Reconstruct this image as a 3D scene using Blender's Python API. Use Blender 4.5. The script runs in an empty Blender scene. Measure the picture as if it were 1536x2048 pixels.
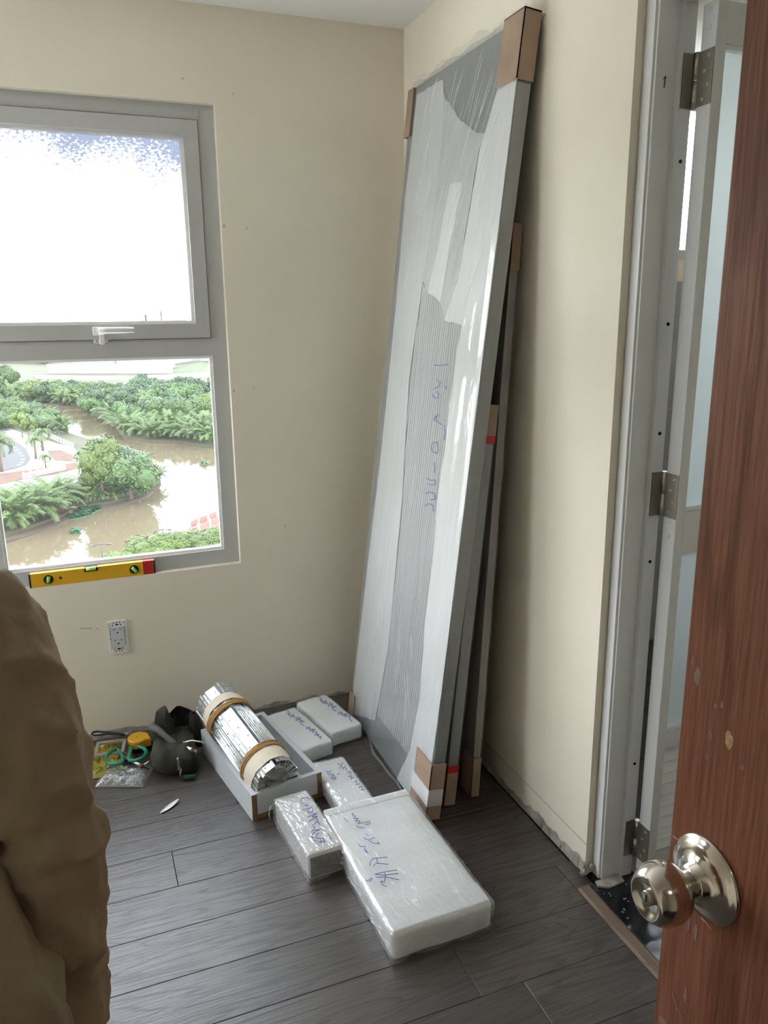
import bpy, bmesh, math, random
from mathutils import Vector, Matrix, noise
sc = bpy.context.scene
COL = sc.collection
PI = math.pi

# ------------------------------------------------------------------ camera
CAM = Vector((-1.2747, -3.0399, 1.6286)); YAW, PITCH, ROLL, FPX = -0.3687, 0.2464, -0.0105, 1564.77
def cam_axes():
    cy, sy, cp, sp = math.cos(YAW), math.sin(YAW), math.cos(PITCH), math.sin(PITCH)
    f = Vector((-sy*cp, cy*cp, -sp)); r = Vector((cy, sy, 0)); u = r.cross(f)
    c, s = math.cos(ROLL), math.sin(ROLL)
    return f, c*r + s*u, -s*r + c*u
AF, AR, AU = cam_axes()
cd = bpy.data.cameras.new('camera'); cam = bpy.data.objects.new('camera', cd); COL.objects.link(cam)
cd.sensor_fit = 'VERTICAL'; cd.sensor_height = 36.0; cd.lens = FPX/2048*36.0
cd.clip_start = 0.02; cd.clip_end = 6000
cam.matrix_world = Matrix(((AR.x, AU.x, -AF.x, CAM.x), (AR.y, AU.y, -AF.y, CAM.y), (AR.z, AU.z, -AF.z, CAM.z), (0, 0, 0, 1)))
sc.camera = cam
def ray(x, y): return AF + AR*((x-768)/FPX) - AU*((y-1024)/FPX)
def onplane(x, y, p0, n):
    d = ray(x, y); return CAM + d*((Vector(p0)-CAM).dot(Vector(n))/d.dot(Vector(n)))
def fl(x, y, z=0.0): return onplane(x, y, (0, 0, z), (0, 0, 1))
def bw(x, y, Y=0.0): return onplane(x, y, (0, Y, 0), (0, 1, 0))
def rw(x, y, X=0.0): return onplane(x, y, (X, 0, 0), (1, 0, 0))

# ------------------------------------------------------------------ view, world
vs = sc.view_settings
vs.view_transform = 'Standard'; vs.look = 'None'; vs.gamma = 1.0; vs.use_curve_mapping = False
vs.exposure = 0.38
SKY = 9.8; HALL = 7.0
w = bpy.data.worlds.new('overcast_sky'); sc.world = w; w.use_nodes = True
nt = w.node_tree; N = nt.nodes; L = nt.links; N.clear()
out = N.new('ShaderNodeOutputWorld'); bg = N.new('ShaderNodeBackground'); tc = N.new('ShaderNodeTexCoord')
# overcast: glaring white haze low in the sky, greyer blue cloud above
sx = N.new('ShaderNodeSeparateXYZ'); nz = N.new('ShaderNodeTexNoise'); nz.inputs['Scale'].default_value = 3.0; nz.inputs['Detail'].default_value = 6
mp = N.new('ShaderNodeMapping'); mp.inputs['Scale'].default_value = (1, 1, 2.5)
L.new(tc.outputs['Generated'], mp.inputs['Vector']); L.new(mp.outputs['Vector'], nz.inputs['Vector']); L.new(tc.outputs['Generated'], sx.inputs[0])
wob = N.new('ShaderNodeMath'); wob.operation = 'MULTIPLY_ADD'; wob.inputs[1].default_value = 0.16; wob.inputs[2].default_value = -0.08; L.new(nz.outputs['Fac'], wob.inputs[0])
el = N.new('ShaderNodeMath'); el.operation = 'ADD'; L.new(sx.outputs['Z'], el.inputs[0]); L.new(wob.outputs[0], el.inputs[1])
cr = N.new('ShaderNodeValToRGB'); e = cr.color_ramp.elements
e[0].position = 0.0; e[0].color = (1.0, 1.0, 1.0, 1); e[1].position = 1.0; e[1].color = (0.36, 0.39, 0.44, 1)
for p_, c_ in ((0.17, (1.0, 1.0, 1.0)), (0.30, (0.91, 0.925, 0.98)), (0.5, (0.79, 0.81, 0.89))):
    k_ = e.new(p_); k_.color = (*c_, 1)
L.new(el.outputs[0], cr.inputs['Fac']); L.new(cr.outputs['Color'], bg.inputs['Color'])
bg.inputs['Strength'].default_value = SKY
L.new(bg.outputs['Background'], out.inputs['Surface'])

# ------------------------------------------------------------------ helpers
class MB:
    def __init__(self): self.v = []; self.f = []; self.s = []
    def add(self, vs_, fs, smooth=False):
        o = len(self.v); self.v += [tuple(v) for v in vs_]
        for f in fs: self.f.append(tuple(i+o for i in f)); self.s.append(smooth)
        return self
    def box(self, x0, x1, y0, y1, z0, z1, M=None):
        vs_ = [Vector((x, y, z)) for x in (x0, x1) for y in (y0, y1) for z in (z0, z1)]
        if M is not None: vs_ = [M @ v for v in vs_]
        return self.add(vs_, [(0, 1, 3, 2), (4, 6, 7, 5), (0, 4, 5, 1), (2, 3, 7, 6), (0, 2, 6, 4), (1, 5, 7, 3)])
    def bbox(self, x0, x1, y0, y1, z0, z1, b=0.003, M=None, seg=2):
        bm = bmesh.new(); bmesh.ops.create_cube(bm, size=1)
        for v in bm.verts: v.co = Vector(((x0+x1)/2+v.co.x*(x1-x0), (y0+y1)/2+v.co.y*(y1-y0), (z0+z1)/2+v.co.z*(z1-z0)))
        bmesh.ops.bevel(bm, geom=list(bm.edges), offset=b, segments=seg, profile=0.6, affect='EDGES')
        return self.frombm(bm, M)
    def frombm(self, bm, M=None, smooth=False):
        bm.verts.index_update()
        self.add([(M @ v.co) if M is not None else v.co.copy() for v in bm.verts], [[v.index for v in f.verts] for f in bm.faces], smooth)
        bm.free(); return self
    def tube(self, pts, r, n=8, cap=True, smooth=True):
        pts = [Vector(p) for p in pts]; k = len(pts)
        rs = r if isinstance(r, (list, tuple)) else [r]*k
        vs_ = []; up = None
        for i, p in enumerate(pts):
            t = (pts[min(i+1, k-1)]-pts[max(i-1, 0)]).normalized()
            if up is None:
                up = Vector((0, 0, 1)) if abs(t.z) < 0.9 else Vector((1, 0, 0))
            a = t.cross(up).normalized(); b = a.cross(t).normalized(); up = b
            rr = rs[i] if isinstance(rs[i], (list, tuple)) else (rs[i], rs[i])
            for j in range(n):
                q = 2*PI*j/n; vs_.append(p + a*(rr[0]*math.cos(q)) + b*(rr[1]*math.sin(q)))
        fs = [(i*n+j, i*n+(j+1) % n, (i+1)*n+(j+1) % n, (i+1)*n+j) for i in range(k-1) for j in range(n)]
        self.add(vs_, fs, smooth)
        if cap:
            o = len(self.v)-k*n
            self.f.append(tuple(o+j for j in reversed(range(n)))); self.s.append(False)
            self.f.append(tuple(o+(k-1)*n+j for j in range(n))); self.s.append(False)
        return self
    def lathe(self, prof, M=None, n=32, smooth=True):   # prof: (r, z) about local z
        vs_ = []
        for r, z in prof:
            for j in range(n):
                q = 2*PI*j/n; v = Vector((r*math.cos(q), r*math.sin(q), z)); vs_.append((M @ v) if M is not None else v)
        k = len(prof)
        fs = [(i*n+j, i*n+(j+1) % n, (i+1)*n+(j+1) % n, (i+1)*n+j) for i in range(k-1) for j in range(n)]
        self.add(vs_, fs, smooth)
        o = len(self.v)-k*n
        if prof[0][0] > 1e-6: self.f.append(tuple(o+j for j in reversed(range(n)))); self.s.append(False)
        if prof[-1][0] > 1e-6: self.f.append(tuple(o+(k-1)*n+j for j in range(n))); self.s.append(False)
        return self
    def prism(self, poly, z0, z1, M=None):   # poly xy ccw
        n = len(poly)
        vs_ = [Vector((x, y, z0)) for x, y in poly]+[Vector((x, y, z1)) for x, y in poly]
        if M is not None: vs_ = [M @ v for v in vs_]
        return self.add(vs_, [tuple(reversed(range(n))), tuple(range(n, 2*n))]+[(i, (i+1) % n, n+(i+1) % n, n+i) for i in range(n)])
    def grid(self, fn, nu, nv, smooth=True):
        vs_ = [fn(i/nu, j/nv) for j in range(nv+1) for i in range(nu+1)]
        return self.add(vs_, [(j*(nu+1)+i, j*(nu+1)+i+1, (j+1)*(nu+1)+i+1, (j+1)*(nu+1)+i) for j in range(nv) for i in range(nu)], smooth)
    def mesh(self, name, mat):
        me = bpy.data.meshes.new(name); me.from_pydata(self.v, [], self.f); me.update()
        me.polygons.foreach_set('use_smooth', self.s)
        bm = bmesh.new(); bm.from_mesh(me); bmesh.ops.recalc_face_normals(bm, faces=bm.faces); bm.to_mesh(me); bm.free()
        if mat: me.materials.append(mat)
        return me
    def build(self, name, mat, parent=None, M=None):
        o = bpy.data.objects.new(name, self.mesh(name, mat)); COL.objects.link(o)
        if parent: o.parent = parent
        if M is not None: o.matrix_world = M
        return o
def tag(o, label=None, cat=None, group=None, kind=None):
    if label: o['label'] = label
    if cat: o['category'] = cat
    if group: o['group'] = group
    if kind: o['kind'] = kind
    return o
def struct(o, label, cat): return tag(o, label, cat, kind='structure')
def empty(name, M, label, cat, group=None, kind=None):
    o = bpy.data.objects.new(name, None); COL.objects.link(o); o.empty_display_size = 0.05
    o.matrix_world = M if isinstance(M, Matrix) else Matrix.Translation(M)
    return tag(o, label, cat, group, kind)
def place(x, y, z=0, rz=0, s=1): return Matrix.Translation((x, y, z)) @ Matrix.Rotation(rz, 4, 'Z') @ Matrix.Scale(s, 4)

def nodes(name):
    m = bpy.data.materials.new(name); m.use_nodes = True; nt = m.node_tree
    b = nt.nodes['Principled BSDF']; return m, nt, b
def mat(name, col, rough=0.6, metal=0.0, spec=0.5, bump=0.0, bscale=40, vary=0.0, vscale=6, stretch=(1, 1, 1), coat=0.0, sss=0.0, trans=0.0):
    m, nt, b = nodes(name); N = nt.nodes; L = nt.links
    b.inputs['Base Color'].default_value = (*col, 1); b.inputs['Roughness'].default_value = rough
    b.inputs['Metallic'].default_value = metal; b.inputs['Specular IOR Level'].default_value = spec
    b.inputs['Coat Weight'].default_value = coat; b.inputs['Coat Roughness'].default_value = 0.15
    b.inputs['Transmission Weight'].default_value = trans
    if sss: b.inputs['Subsurface Weight'].default_value = sss; b.inputs['Subsurface Radius'].default_value = (1, 1, 1); b.inputs['Subsurface Scale'].default_value = 0.035
    if vary or bump:
        tc = N.new('ShaderNodeTexCoord'); mp = N.new('ShaderNodeMapping'); mp.inputs['Scale'].default_value = stretch
        L.new(tc.outputs['Object'], mp.inputs['Vector'])
    if vary:
        n = N.new('ShaderNodeTexNoise'); n.inputs['Scale'].default_value = vscale; n.inputs['Detail'].default_value = 5
        L.new(mp.outputs['Vector'], n.inputs['Vector'])
        r = N.new('ShaderNodeMapRange'); r.inputs['From Min'].default_value = 0.3; r.inputs['From Max'].default_value = 0.7
        r.inputs['To Min'].default_value = 1-vary; r.inputs['To Max'].default_value = 1+vary*0.6
        L.new(n.outputs['Fac'], r.inputs['Value'])
        h = N.new('ShaderNodeHueSaturation'); h.inputs['Color'].default_value = (*col, 1)
        L.new(r.outputs['Result'], h.inputs['Value']); L.new(h.outputs['Color'], b.inputs['Base Color'])
    if bump:
        n = N.new('ShaderNodeTexNoise'); n.inputs['Scale'].default_value = bscale; n.inputs['Detail'].default_value = 4
        L.new(mp.outputs['Vector'], n.inputs['Vector'])
        bn = N.new('ShaderNodeBump'); bn.inputs['Strength'].default_value = bump; bn.inputs['Distance'].default_value = 0.01
        L.new(n.outputs['Fac'], bn.inputs['Height']); L.new(bn.outputs['Normal'], b.inputs['Normal'])
    return m
def ramp(N, pts):
    c = N.new('ShaderNodeValToRGB'); e = c.color_ramp.elements
    while len(e) < len(pts): e.new(0.5)
    for i, (p, col) in enumerate(pts): e[i].position = p; e[i].color = (*col, 1)
    return c

def wood(name, cols, axis, fine=60, rough=0.35, bump=0.15, rings=1.0, coat=0.0, spec=0.5):
    """grain running along axis (0, 1, 2), each object with its own figure"""
    m, nt, b = nodes(name); N = nt.nodes; L = nt.links
    tc = N.new('ShaderNodeTexCoord'); oi = N.new('ShaderNodeObjectInfo'); va = N.new('ShaderNodeVectorMath'); va.operation = 'ADD'
    sc_ = N.new('ShaderNodeVectorMath'); sc_.operation = 'SCALE'; sc_.inputs['Scale'].default_value = 13.0
    cb = N.new('ShaderNodeCombineXYZ')
    for i in range(3): L.new(oi.outputs['Random'], cb.inputs[i])
    L.new(cb.outputs['Vector'], sc_.inputs[0]); L.new(tc.outputs['Object'], va.inputs[0]); L.new(sc_.outputs['Vector'], va.inputs[1])
    def mapped(along, across):
        mp = N.new('ShaderNodeMapping'); s = [across]*3; s[axis] = along; mp.inputs['Scale'].default_value = s
        L.new(va.outputs['Vector'], mp.inputs['Vector']); return mp.outputs['Vector']
    n1 = N.new('ShaderNodeTexNoise'); n1.inputs['Scale'].default_value = 1.0; n1.inputs['Detail'].default_value = 2.5; n1.inputs['Distortion'].default_value = 0.5
    L.new(mapped(0.9, 7.5), n1.inputs['Vector'])
    mul = N.new('ShaderNodeMath'); mul.operation = 'MULTIPLY'; mul.inputs[1].default_value = 36*rings
    L.new(n1.outputs['Fac'], mul.inputs[0])
    fr = N.new('ShaderNodeMath'); fr.operation = 'PINGPONG'; fr.inputs[1].default_value = 1.0; L.new(mul.outputs[0], fr.inputs[0])
    ln = N.new('ShaderNodeMapRange'); ln.interpolation_type = 'SMOOTHSTEP'; ln.inputs['From Min'].default_value = 0.05; ln.inputs['From Max'].default_value = 0.42; L.new(fr.outputs[0], ln.inputs['Value'])
    n2 = N.new('ShaderNodeTexNoise'); n2.inputs['Scale'].default_value = 1.0; n2.inputs['Detail'].default_value = 7; n2.inputs['Roughness'].default_value = 0.7
    L.new(mapped(fine*0.07, fine*1.9), n2.inputs['Vector'])
    n2c = N.new('ShaderNodeMapRange'); n2c.inputs['From Min'].default_value = 0.3; n2c.inputs['From Max'].default_value = 0.7; L.new(n2.outputs['Fac'], n2c.inputs['Value'])
    mx = N.new('ShaderNodeMix'); mx.data_type = 'FLOAT'; mx.inputs[0].default_value = 0.70
    L.new(ln.outputs[0], mx.inputs[2]); L.new(n2c.outputs[0], mx.inputs[3])
    c = ramp(N, [(0.12, cols[0]), (0.5, cols[1]), (0.9, cols[2])]); L.new(mx.outputs[0], c.inputs['Fac'])
    hs = N.new('ShaderNodeHueSaturation'); mr = N.new('ShaderNodeMapRange'); mr.inputs['To Min'].default_value = 0.82; mr.inputs['To Max'].default_value = 1.15
    L.new(oi.outputs['Random'], mr.inputs['Value']); L.new(mr.outputs['Result'], hs.inputs['Value']); L.new(c.outputs['Color'], hs.inputs['Color'])
    L.new(hs.outputs['Color'], b.inputs['Base Color'])
    rr = N.new('ShaderNodeMapRange'); rr.inputs['To Min'].default_value = min(1, rough+0.14); rr.inputs['To Max'].default_value = rough-0.06; L.new(mx.outputs[0], rr.inputs['Value']); L.new(rr.outputs[0], b.inputs['Roughness'])
    b.inputs['Coat Weight'].default_value = coat; b.inputs['Coat Roughness'].default_value = 0.25; b.inputs['Specular IOR Level'].default_value = spec
    bn = N.new('ShaderNodeBump'); bn.inputs['Strength'].default_value = bump; bn.inputs['Distance'].default_value = 0.002
    L.new(mx.outputs[0], bn.inputs['Height']); L.new(bn.outputs['Normal'], b.inputs['Normal'])
    return m

def facing(N, L, base, normal=None):
    """thin-sheet reflectance, the same from both sides: base + 0.9*(facing)^5"""
    lw = N.new('ShaderNodeLayerWeight'); lw.inputs['Blend'].default_value = 0.5
    if normal: L.new(normal, lw.inputs['Normal'])
    pw = N.new('ShaderNodeMath'); pw.operation = 'POWER'; pw.inputs[1].default_value = 5.0; L.new(lw.outputs['Facing'], pw.inputs[0])
    ma = N.new('ShaderNodeMath'); ma.operation = 'MULTIPLY_ADD'; ma.inputs[1].default_value = 0.8; ma.inputs[2].default_value = base; ma.use_clamp = True; L.new(pw.outputs[0], ma.inputs[0])
    return ma
def film(name, gloss=0.16, white=0.10, tint=(0.93, 0.95, 0.97), rough=0.12, scale=(8, 60, 60), bump=0.6):
    """clear stretch film: mostly see-through, a little milky, with glossy creases"""
    m = bpy.data.materials.new(name); m.use_nodes = True; nt = m.node_tree; N = nt.nodes; L = nt.links; N.clear()
    o = N.new('ShaderNodeOutputMaterial'); tr = N.new('ShaderNodeBsdfTransparent'); gl = N.new('ShaderNodeBsdfGlossy'); df = N.new('ShaderNodeBsdfDiffuse')
    tr.inputs['Color'].default_value = (0.97, 0.98, 0.98, 1); gl.inputs['Roughness'].default_value = rough; df.inputs['Color'].default_value = (*tint, 1)
    tc = N.new('ShaderNodeTexCoord'); mp = N.new('ShaderNodeMapping'); mp.inputs['Scale'].default_value = scale
    n = N.new('ShaderNodeTexNoise'); n.inputs['Scale'].default_value = 1.0; n.inputs['Detail'].default_value = 3; n.inputs['Distortion'].default_value = 0.6
    L.new(tc.outputs['Object'], mp.inputs['Vector']); L.new(mp.outputs['Vector'], n.inputs['Vector'])
    bn = N.new('ShaderNodeBump'); bn.inputs['Strength'].default_value = bump; bn.inputs['Distance'].default_value = 0.004
    L.new(n.outputs['Fac'], bn.inputs['Height']); L.new(bn.outputs['Normal'], gl.inputs['Normal'])
    ma = facing(N, L, gloss*0.5, bn.outputs['Normal'])
    m1 = N.new('ShaderNodeMixShader'); m1.inputs[0].default_value = white
    m2 = N.new('ShaderNodeMixShader')
    L.new(tr.outputs[0], m1.inputs[1]); L.new(df.outputs[0], m1.inputs[2])
    L.new(ma.outputs[0], m2.inputs[0]); L.new(m1.outputs[0], m2.inputs[1]); L.new(gl.outputs[0], m2.inputs[2])
    L.new(m2.outputs[0], o.inputs['Surface'])
    return m

# ------------------------------------------------------------------ materials
def wall_mat():
    m, nt, b = nodes('cream_wall_paint'); N = nt.nodes; L = nt.links
    tc = N.new('ShaderNodeTexCoord')
    n = N.new('ShaderNodeTexNoise'); n.inputs['Scale'].default_value = 3.0; n.inputs['Detail'].default_value = 6
    L.new(tc.outputs['Object'], n.inputs['Vector'])
    c = ramp(N, [(0.3, (0.80, 0.735, 0.605)), (0.7, (0.84, 0.78, 0.655))]); L.new(n.outputs['Fac'], c.inputs['Fac'])
    # small grey scuffs
    v = N.new('ShaderNodeTexNoise'); v.inputs['Scale'].default_value = 9.0; v.inputs['Detail'].default_value = 8; v.inputs['Roughness'].default_value = 0.7
    L.new(tc.outputs['Object'], v.inputs['Vector'])
    r = N.new('ShaderNodeMapRange'); r.inputs['From Min'].default_value = 0.70; r.inputs['From Max'].default_value = 0.78; r.inputs['To Max'].default_value = 0.5
    L.new(v.outputs['Fac'], r.inputs['Value'])
    mx = N.new('ShaderNodeMix'); mx.data_type = 'RGBA'; L.new(r.outputs['Result'], mx.inputs[0]); L.new(c.outputs['Color'], mx.inputs[6]); mx.inputs[7].default_value = (0.36, 0.34, 0.30, 1)
    L.new(mx.outputs[2], b.inputs['Base Color']); b.inputs['Roughness'].default_value = 0.62
    bn = N.new('ShaderNodeBump'); bn.inputs['Strength'].default_value = 0.08; bn.inputs['Distance'].default_value = 0.004
    n2 = N.new('ShaderNodeTexNoise'); n2.inputs['Scale'].default_value = 60; L.new(tc.outputs['Object'], n2.inputs['Vector'])
    L.new(n2.outputs['Fac'], bn.inputs['Height']); L.new(bn.outputs['Normal'], b.inputs['Normal'])
    return m
M_wall = wall_mat()
M_ceil = mat('ceiling_white', (0.86, 0.85, 0.82), 0.8)
M_mortar = mat('bare_mortar', (0.42, 0.385, 0.34), 0.9, bump=0.6, bscale=60, vary=0.4, vscale=25)
M_plank = wood('dark_oak_laminate', ((0.019, 0.015, 0.0135), (0.047, 0.0375, 0.033), (0.086, 0.072, 0.065)), 0, fine=70, rough=0.33, bump=0.30, spec=1.0)
M_gap = mat('joint_dark', (0.02, 0.017, 0.015), 0.9)
M_strip = wood('brown_transition_strip', ((0.11, 0.075, 0.05), (0.16, 0.115, 0.08), (0.21, 0.155, 0.11)), 1, fine=90, rough=0.4)
M_door = wood('red_brown_veneer', ((0.13, 0.045, 0.024), (0.225, 0.082, 0.045), (0.34, 0.142, 0.085)), 2, fine=130, rough=0.45, bump=0.06, rings=0.35, spec=0.28)
M_alu = mat('white_powder_aluminium', (0.74, 0.755, 0.76), 0.34)
M_upvc = mat('grey_white_window_profile', (0.50, 0.50, 0.49), 0.42)
M_gasket = mat('black_gasket', (0.03, 0.03, 0.03), 0.7)
M_bead = mat('white_bead', (0.85, 0.85, 0.84), 0.45)
M_steel = mat('brushed_steel', (0.55, 0.53, 0.49), 0.30, metal=1.0, bump=0.05, bscale=200)
M_hinge = mat('dull_steel_hinge', (0.34, 0.32, 0.28), 0.42, metal=0.9)
M_chrome = mat('satin_nickel', (0.70, 0.66, 0.60), 0.16, metal=1.0)
M_black = mat('black_plastic', (0.012, 0.012, 0.013), 0.5)
M_dark = mat('dark_hole', (0.006, 0.006, 0.006), 0.9)
M_whiteplastic = mat('white_plastic', (0.80, 0.80, 0.78), 0.4)
M_yellow = mat('yellow_paint', (0.72, 0.40, 0.02), 0.35)
M_red = mat('red_tape', (0.50, 0.02, 0.02), 0.45)
M_vial = mat('green_vial', (0.35, 0.80, 0.12), 0.15, coat=0.6)
M_card = mat('brown_cardboard', (0.37, 0.265, 0.19), 0.85, vary=0.12, vscale=14)
M_foam = mat('white_packing_foam', (0.90, 0.91, 0.91), 0.6, vary=0.07, vscale=7, stretch=(0.6, 2.5, 1), bump=0.15, bscale=90, sss=0.6)
M_foamgrey = mat('thin_grey_foam', (0.50, 0.515, 0.52), 0.6, vary=0.10, vscale=9, bump=0.1)
M_board = mat('grey_laminate_board', (0.20, 0.212, 0.22), 0.5, vary=0.08)
M_darkboard = mat('charcoal_laminate_board', (0.045, 0.05, 0.055), 0.5)
M_mdf = mat('mdf_edge', (0.27, 0.155, 0.07), 0.85, vary=0.15, vscale=60)
M_boxgrey = mat('pale_grey_melamine', (0.60, 0.63, 0.66), 0.38)
M_galv = mat('galvanised_steel', (0.85, 0.88, 0.89), 0.32, metal=1.0, vary=0.08, vscale=12)
M_tape = mat('cream_masking_tape', (0.76, 0.68, 0.54), 0.7, vary=0.06)
M_rubber = mat('tan_rubber_band', (0.48, 0.27, 0.08), 0.55, vary=0.15, vscale=40)
M_ink = mat('blue_marker_ink', (0.03, 0.07, 0.42), 0.5)
M_inkp = mat('purple_marker_ink', (0.10, 0.08, 0.38), 0.5)
M_granite = mat('black_granite', (0.012, 0.014, 0.017), 0.14, vary=0.5, vscale=30)
M_film = film('stretch_film', 0.22, 0.12, scale=(9, 70, 6), bump=0.9)
M_film2 = film('crinkled_film', 0.22, 0.08, scale=(14, 55, 55), bump=1.0)
M_filmmilky = film('milky_film', 0.08, 0.14, scale=(12, 30, 40), bump=0.7)
# ------------------------------------------------------------------ room shell
H = 2.67; XL = -2.9; YN = -3.30
WX0, WX1, WZ0, WZ1 = -2.508, -0.726, 0.658, 2.358
WM0, WM1 = -1.646, -1.588      # mullion between the two bays
SY0, SY1, SZ0 = -0.80, -0.10, 0.40   # tall window in the side wall
DY0, DY1, DZ = -1.379, -2.13, 2.36
def holed(name, label, axis, a0, a1, b0, b1, z0, z1, hole):
    """wall slab spanning a along its length and b through its thickness, hole=(a0,a1,z0,z1)"""
    mb = MB(); h0, h1, hz0, hz1 = hole
    def bx(p0, p1, q0, q1):
        if p1-p0 < 1e-6 or q1-q0 < 1e-6: return
        if axis == 'x': mb.box(p0, p1, b0, b1, q0, q1)
        else: mb.box(b0, b1, p0, p1, q0, q1)
    bx(a0, h0, z0, z1); bx(h1, a1, z0, z1); bx(h0, h1, z0, hz0); bx(h0, h1, hz1, z1)
    return struct(mb.build(name, M_wall), label, 'wall')
wall_back = holed('wall_back', 'cream painted wall with the window and bare lower edge', 'x', XL-0.15, 0.065, 0.0, 0.2, -0.15, H+0.1, (WX0, WX1, WZ0, WZ1))
wall_right = holed('wall_right', 'cream painted wall holding the bathroom doorway', 'y', YN-0.12, 0.0, 0.0, 0.13, -0.15, H+0.1, (DY1, DY0, -0.15, DZ))
wall_left = holed('wall_left', 'cream side wall across from the bathroom door, with a window', 'y', YN-0.12, 0.0, XL-0.15, XL, -0.15, H+0.1, (SY0, SY1, SZ0, WZ1))
wall_front = holed('wall_front', 'cream wall with the entry doorway', 'x', XL, 0.0, YN-0.12, YN, -0.15, H+0.1, (-1.66, -0.685, -0.15, 2.15))
ceiling = struct(MB().box(XL-0.15, 0.13, YN-0.12, 0.2, H, H+0.12).build('ceiling', M_ceil), 'plain white plaster ceiling', 'ceiling')

# jagged bare mortar along the foot of the walls, where the skirting is gone
def jag(name, wall, fn, n, seed, hmin, hmax, d):
    random.seed(seed); mb = MB(); hs = []; h = (hmin+hmax)/2
    for i in range(n+1):
        h += random.uniform(-1, 1)*(hmax-hmin)*0.35; h = min(hmax, max(hmin, h)); hs.append(h)
    for i in range(n):
        a, b = i/n, (i+1)/n; d0 = d*random.uniform(0.6, 1.3)
        v = [fn(a, 0, d0*1.6), fn(b, 0, d0*1.6), fn(b, hs[i+1]*0.45, d0*1.2), fn(a, hs[i]*0.45, d0*1.2), fn(b, hs[i+1], 0.0012), fn(a, hs[i], 0.0012), fn(a, 0, -0.001), fn(b, 0, -0.001)]
        mb.add(v, [(0, 1, 2, 3), (3, 2, 4, 5), (0, 3, 5, 6), (1, 7, 4, 2)])
    return mb.build(name, M_mortar, wall)
jag('bare_mortar_edge', wall_back, lambda t, z, d: Vector((XL*(1-t), -d, z)), 150, 4, 0.006, 0.028, 0.003)
jag('bare_mortar_edge', wall_right, lambda t, z, d: Vector((-d, DY0*t, z)), 90, 9, 0.016, 0.046, 0.0035)
# broken plaster lump at the door jamb's foot
mb = MB(); random.seed(3)
for i in range(5):
    bm = bmesh.new(); bmesh.ops.create_icosphere(bm, subdivisions=1, radius=random.uniform(0.006, 0.012))
    for v in bm.verts: v.co *= random.uniform(0.75, 1.2)
    mb.frombm(bm, Matrix.Translation((random.uniform(-0.02, 0.02), DY0-random.uniform(-0.012, 0.02), random.uniform(0.006, 0.03))))
tag(mb.build('broken_plaster', M_mortar, wall_right), kind='stuff')
# faint old skirting line: thin caulk bead
MB().box(-0.0012, 0.0, DY0, -0.05, 0.098, 0.101).build('caulk_line', mat('grey_caulk', (0.5, 0.47, 0.41), 0.8), wall_right)
# scuffs on the back wall
def decal(name, pts, mat_, parent, w_, nrm):
    mb = MB()
    for poly in pts:
        mb.tube([Vector(p)+Vector(nrm)*0.0006 for p in poly], w_, n=5)
    return mb.build(name, mat_, parent)
M_scuff = mat('grey_scuff', (0.30, 0.28, 0.24), 0.9)
decal('scuff_mark', [[bw(160, 1256), bw(172, 1257), bw(184, 1256)], [bw(193, 1257), bw(197, 1257)]], M_scuff, wall_back, 0.0012, (0, -1, 0))
for (x, y, r) in ((448, 452, 0.006), (493, 457, 0.004), (468, 782, 0.005), (508, 776, 0.004), (467, 187, 0.003), (570, 1052, 0.004), (365, 157, 0.004)):
    c = bw(x, y); bm = bmesh.new(); bmesh.ops.create_icosphere(bm, subdivisions=1, radius=r)
    MB().frombm(bm, Matrix.Translation(c) @ Matrix.Diagonal((1, 0.12, 1.3, 1))).build('wall_stain', mat('stain', (0.55, 0.51, 0.43), 0.9), wall_back)

# floor with separate planks
floor = struct(MB().box(XL-0.1, 0.0, YN-0.12, 0.0, -0.15, -0.008).build('floor', M_gap), 'dark grey-brown wood plank floor', 'floor')
random.seed(11)
row = 0; y = -0.135
PW = 0.1685
rows = [(-0.012, -0.135)]
while y > YN-0.1: rows.append((y, y-PW)); y -= PW
plank_ends = {5: -1.141, 1: -1.2, 3: -0.9}
for k, (ya, yb) in enumerate(rows):
    x = random.uniform(-1.78, -1.42)-1.22 if k not in plank_ends else plank_ends[k]-2.44
    while x < -0.01:
        x0, x1 = max(XL, x)+0.0006, min(-0.012 if yb > DY0 else -0.062, x+1.22)-0.0006
        yb2 = max(yb, YN-0.12)
        if x1-x0 > 0.03:
            mb = MB(); g = 0.0005
            cx, cy = (x0+x1)/2, (ya+yb2)/2
            a, b = x1-cx, (ya-yb2)/2-g
            e = 0.0010
            mb.add([(-a, -b, -0.008), (a, -b, -0.008), (a, b, -0.008), (-a, b, -0.008), (-a, -b, -e), (a, -b, -e), (a, b, -e), (-a, b, -e),
                    (-a+e, -b+e, 0), (a-e, -b+e, 0), (a-e, b-e, 0), (-a+e, b-e, 0)],
                   [(0, 1, 5, 4), (1, 2, 6, 5), (2, 3, 7, 6), (3, 0, 4, 7), (4, 5, 9, 8), (5, 6, 10, 9), (6, 7, 11, 10), (7, 4, 8, 11), (8, 9, 10, 11)])
            o = mb.build('plank', M_plank, floor); o.location = (cx, cy, 0)
        x += 1.22
for (ya, yb) in rows:
    if ya > DY0-0.05 > yb:      # cut piece filling in beside the door frame
        MB().box(-0.0612, -0.003, DY0-0.051, ya-0.0005, -0.008, 0.0).build('plank', M_plank, floor)
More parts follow.
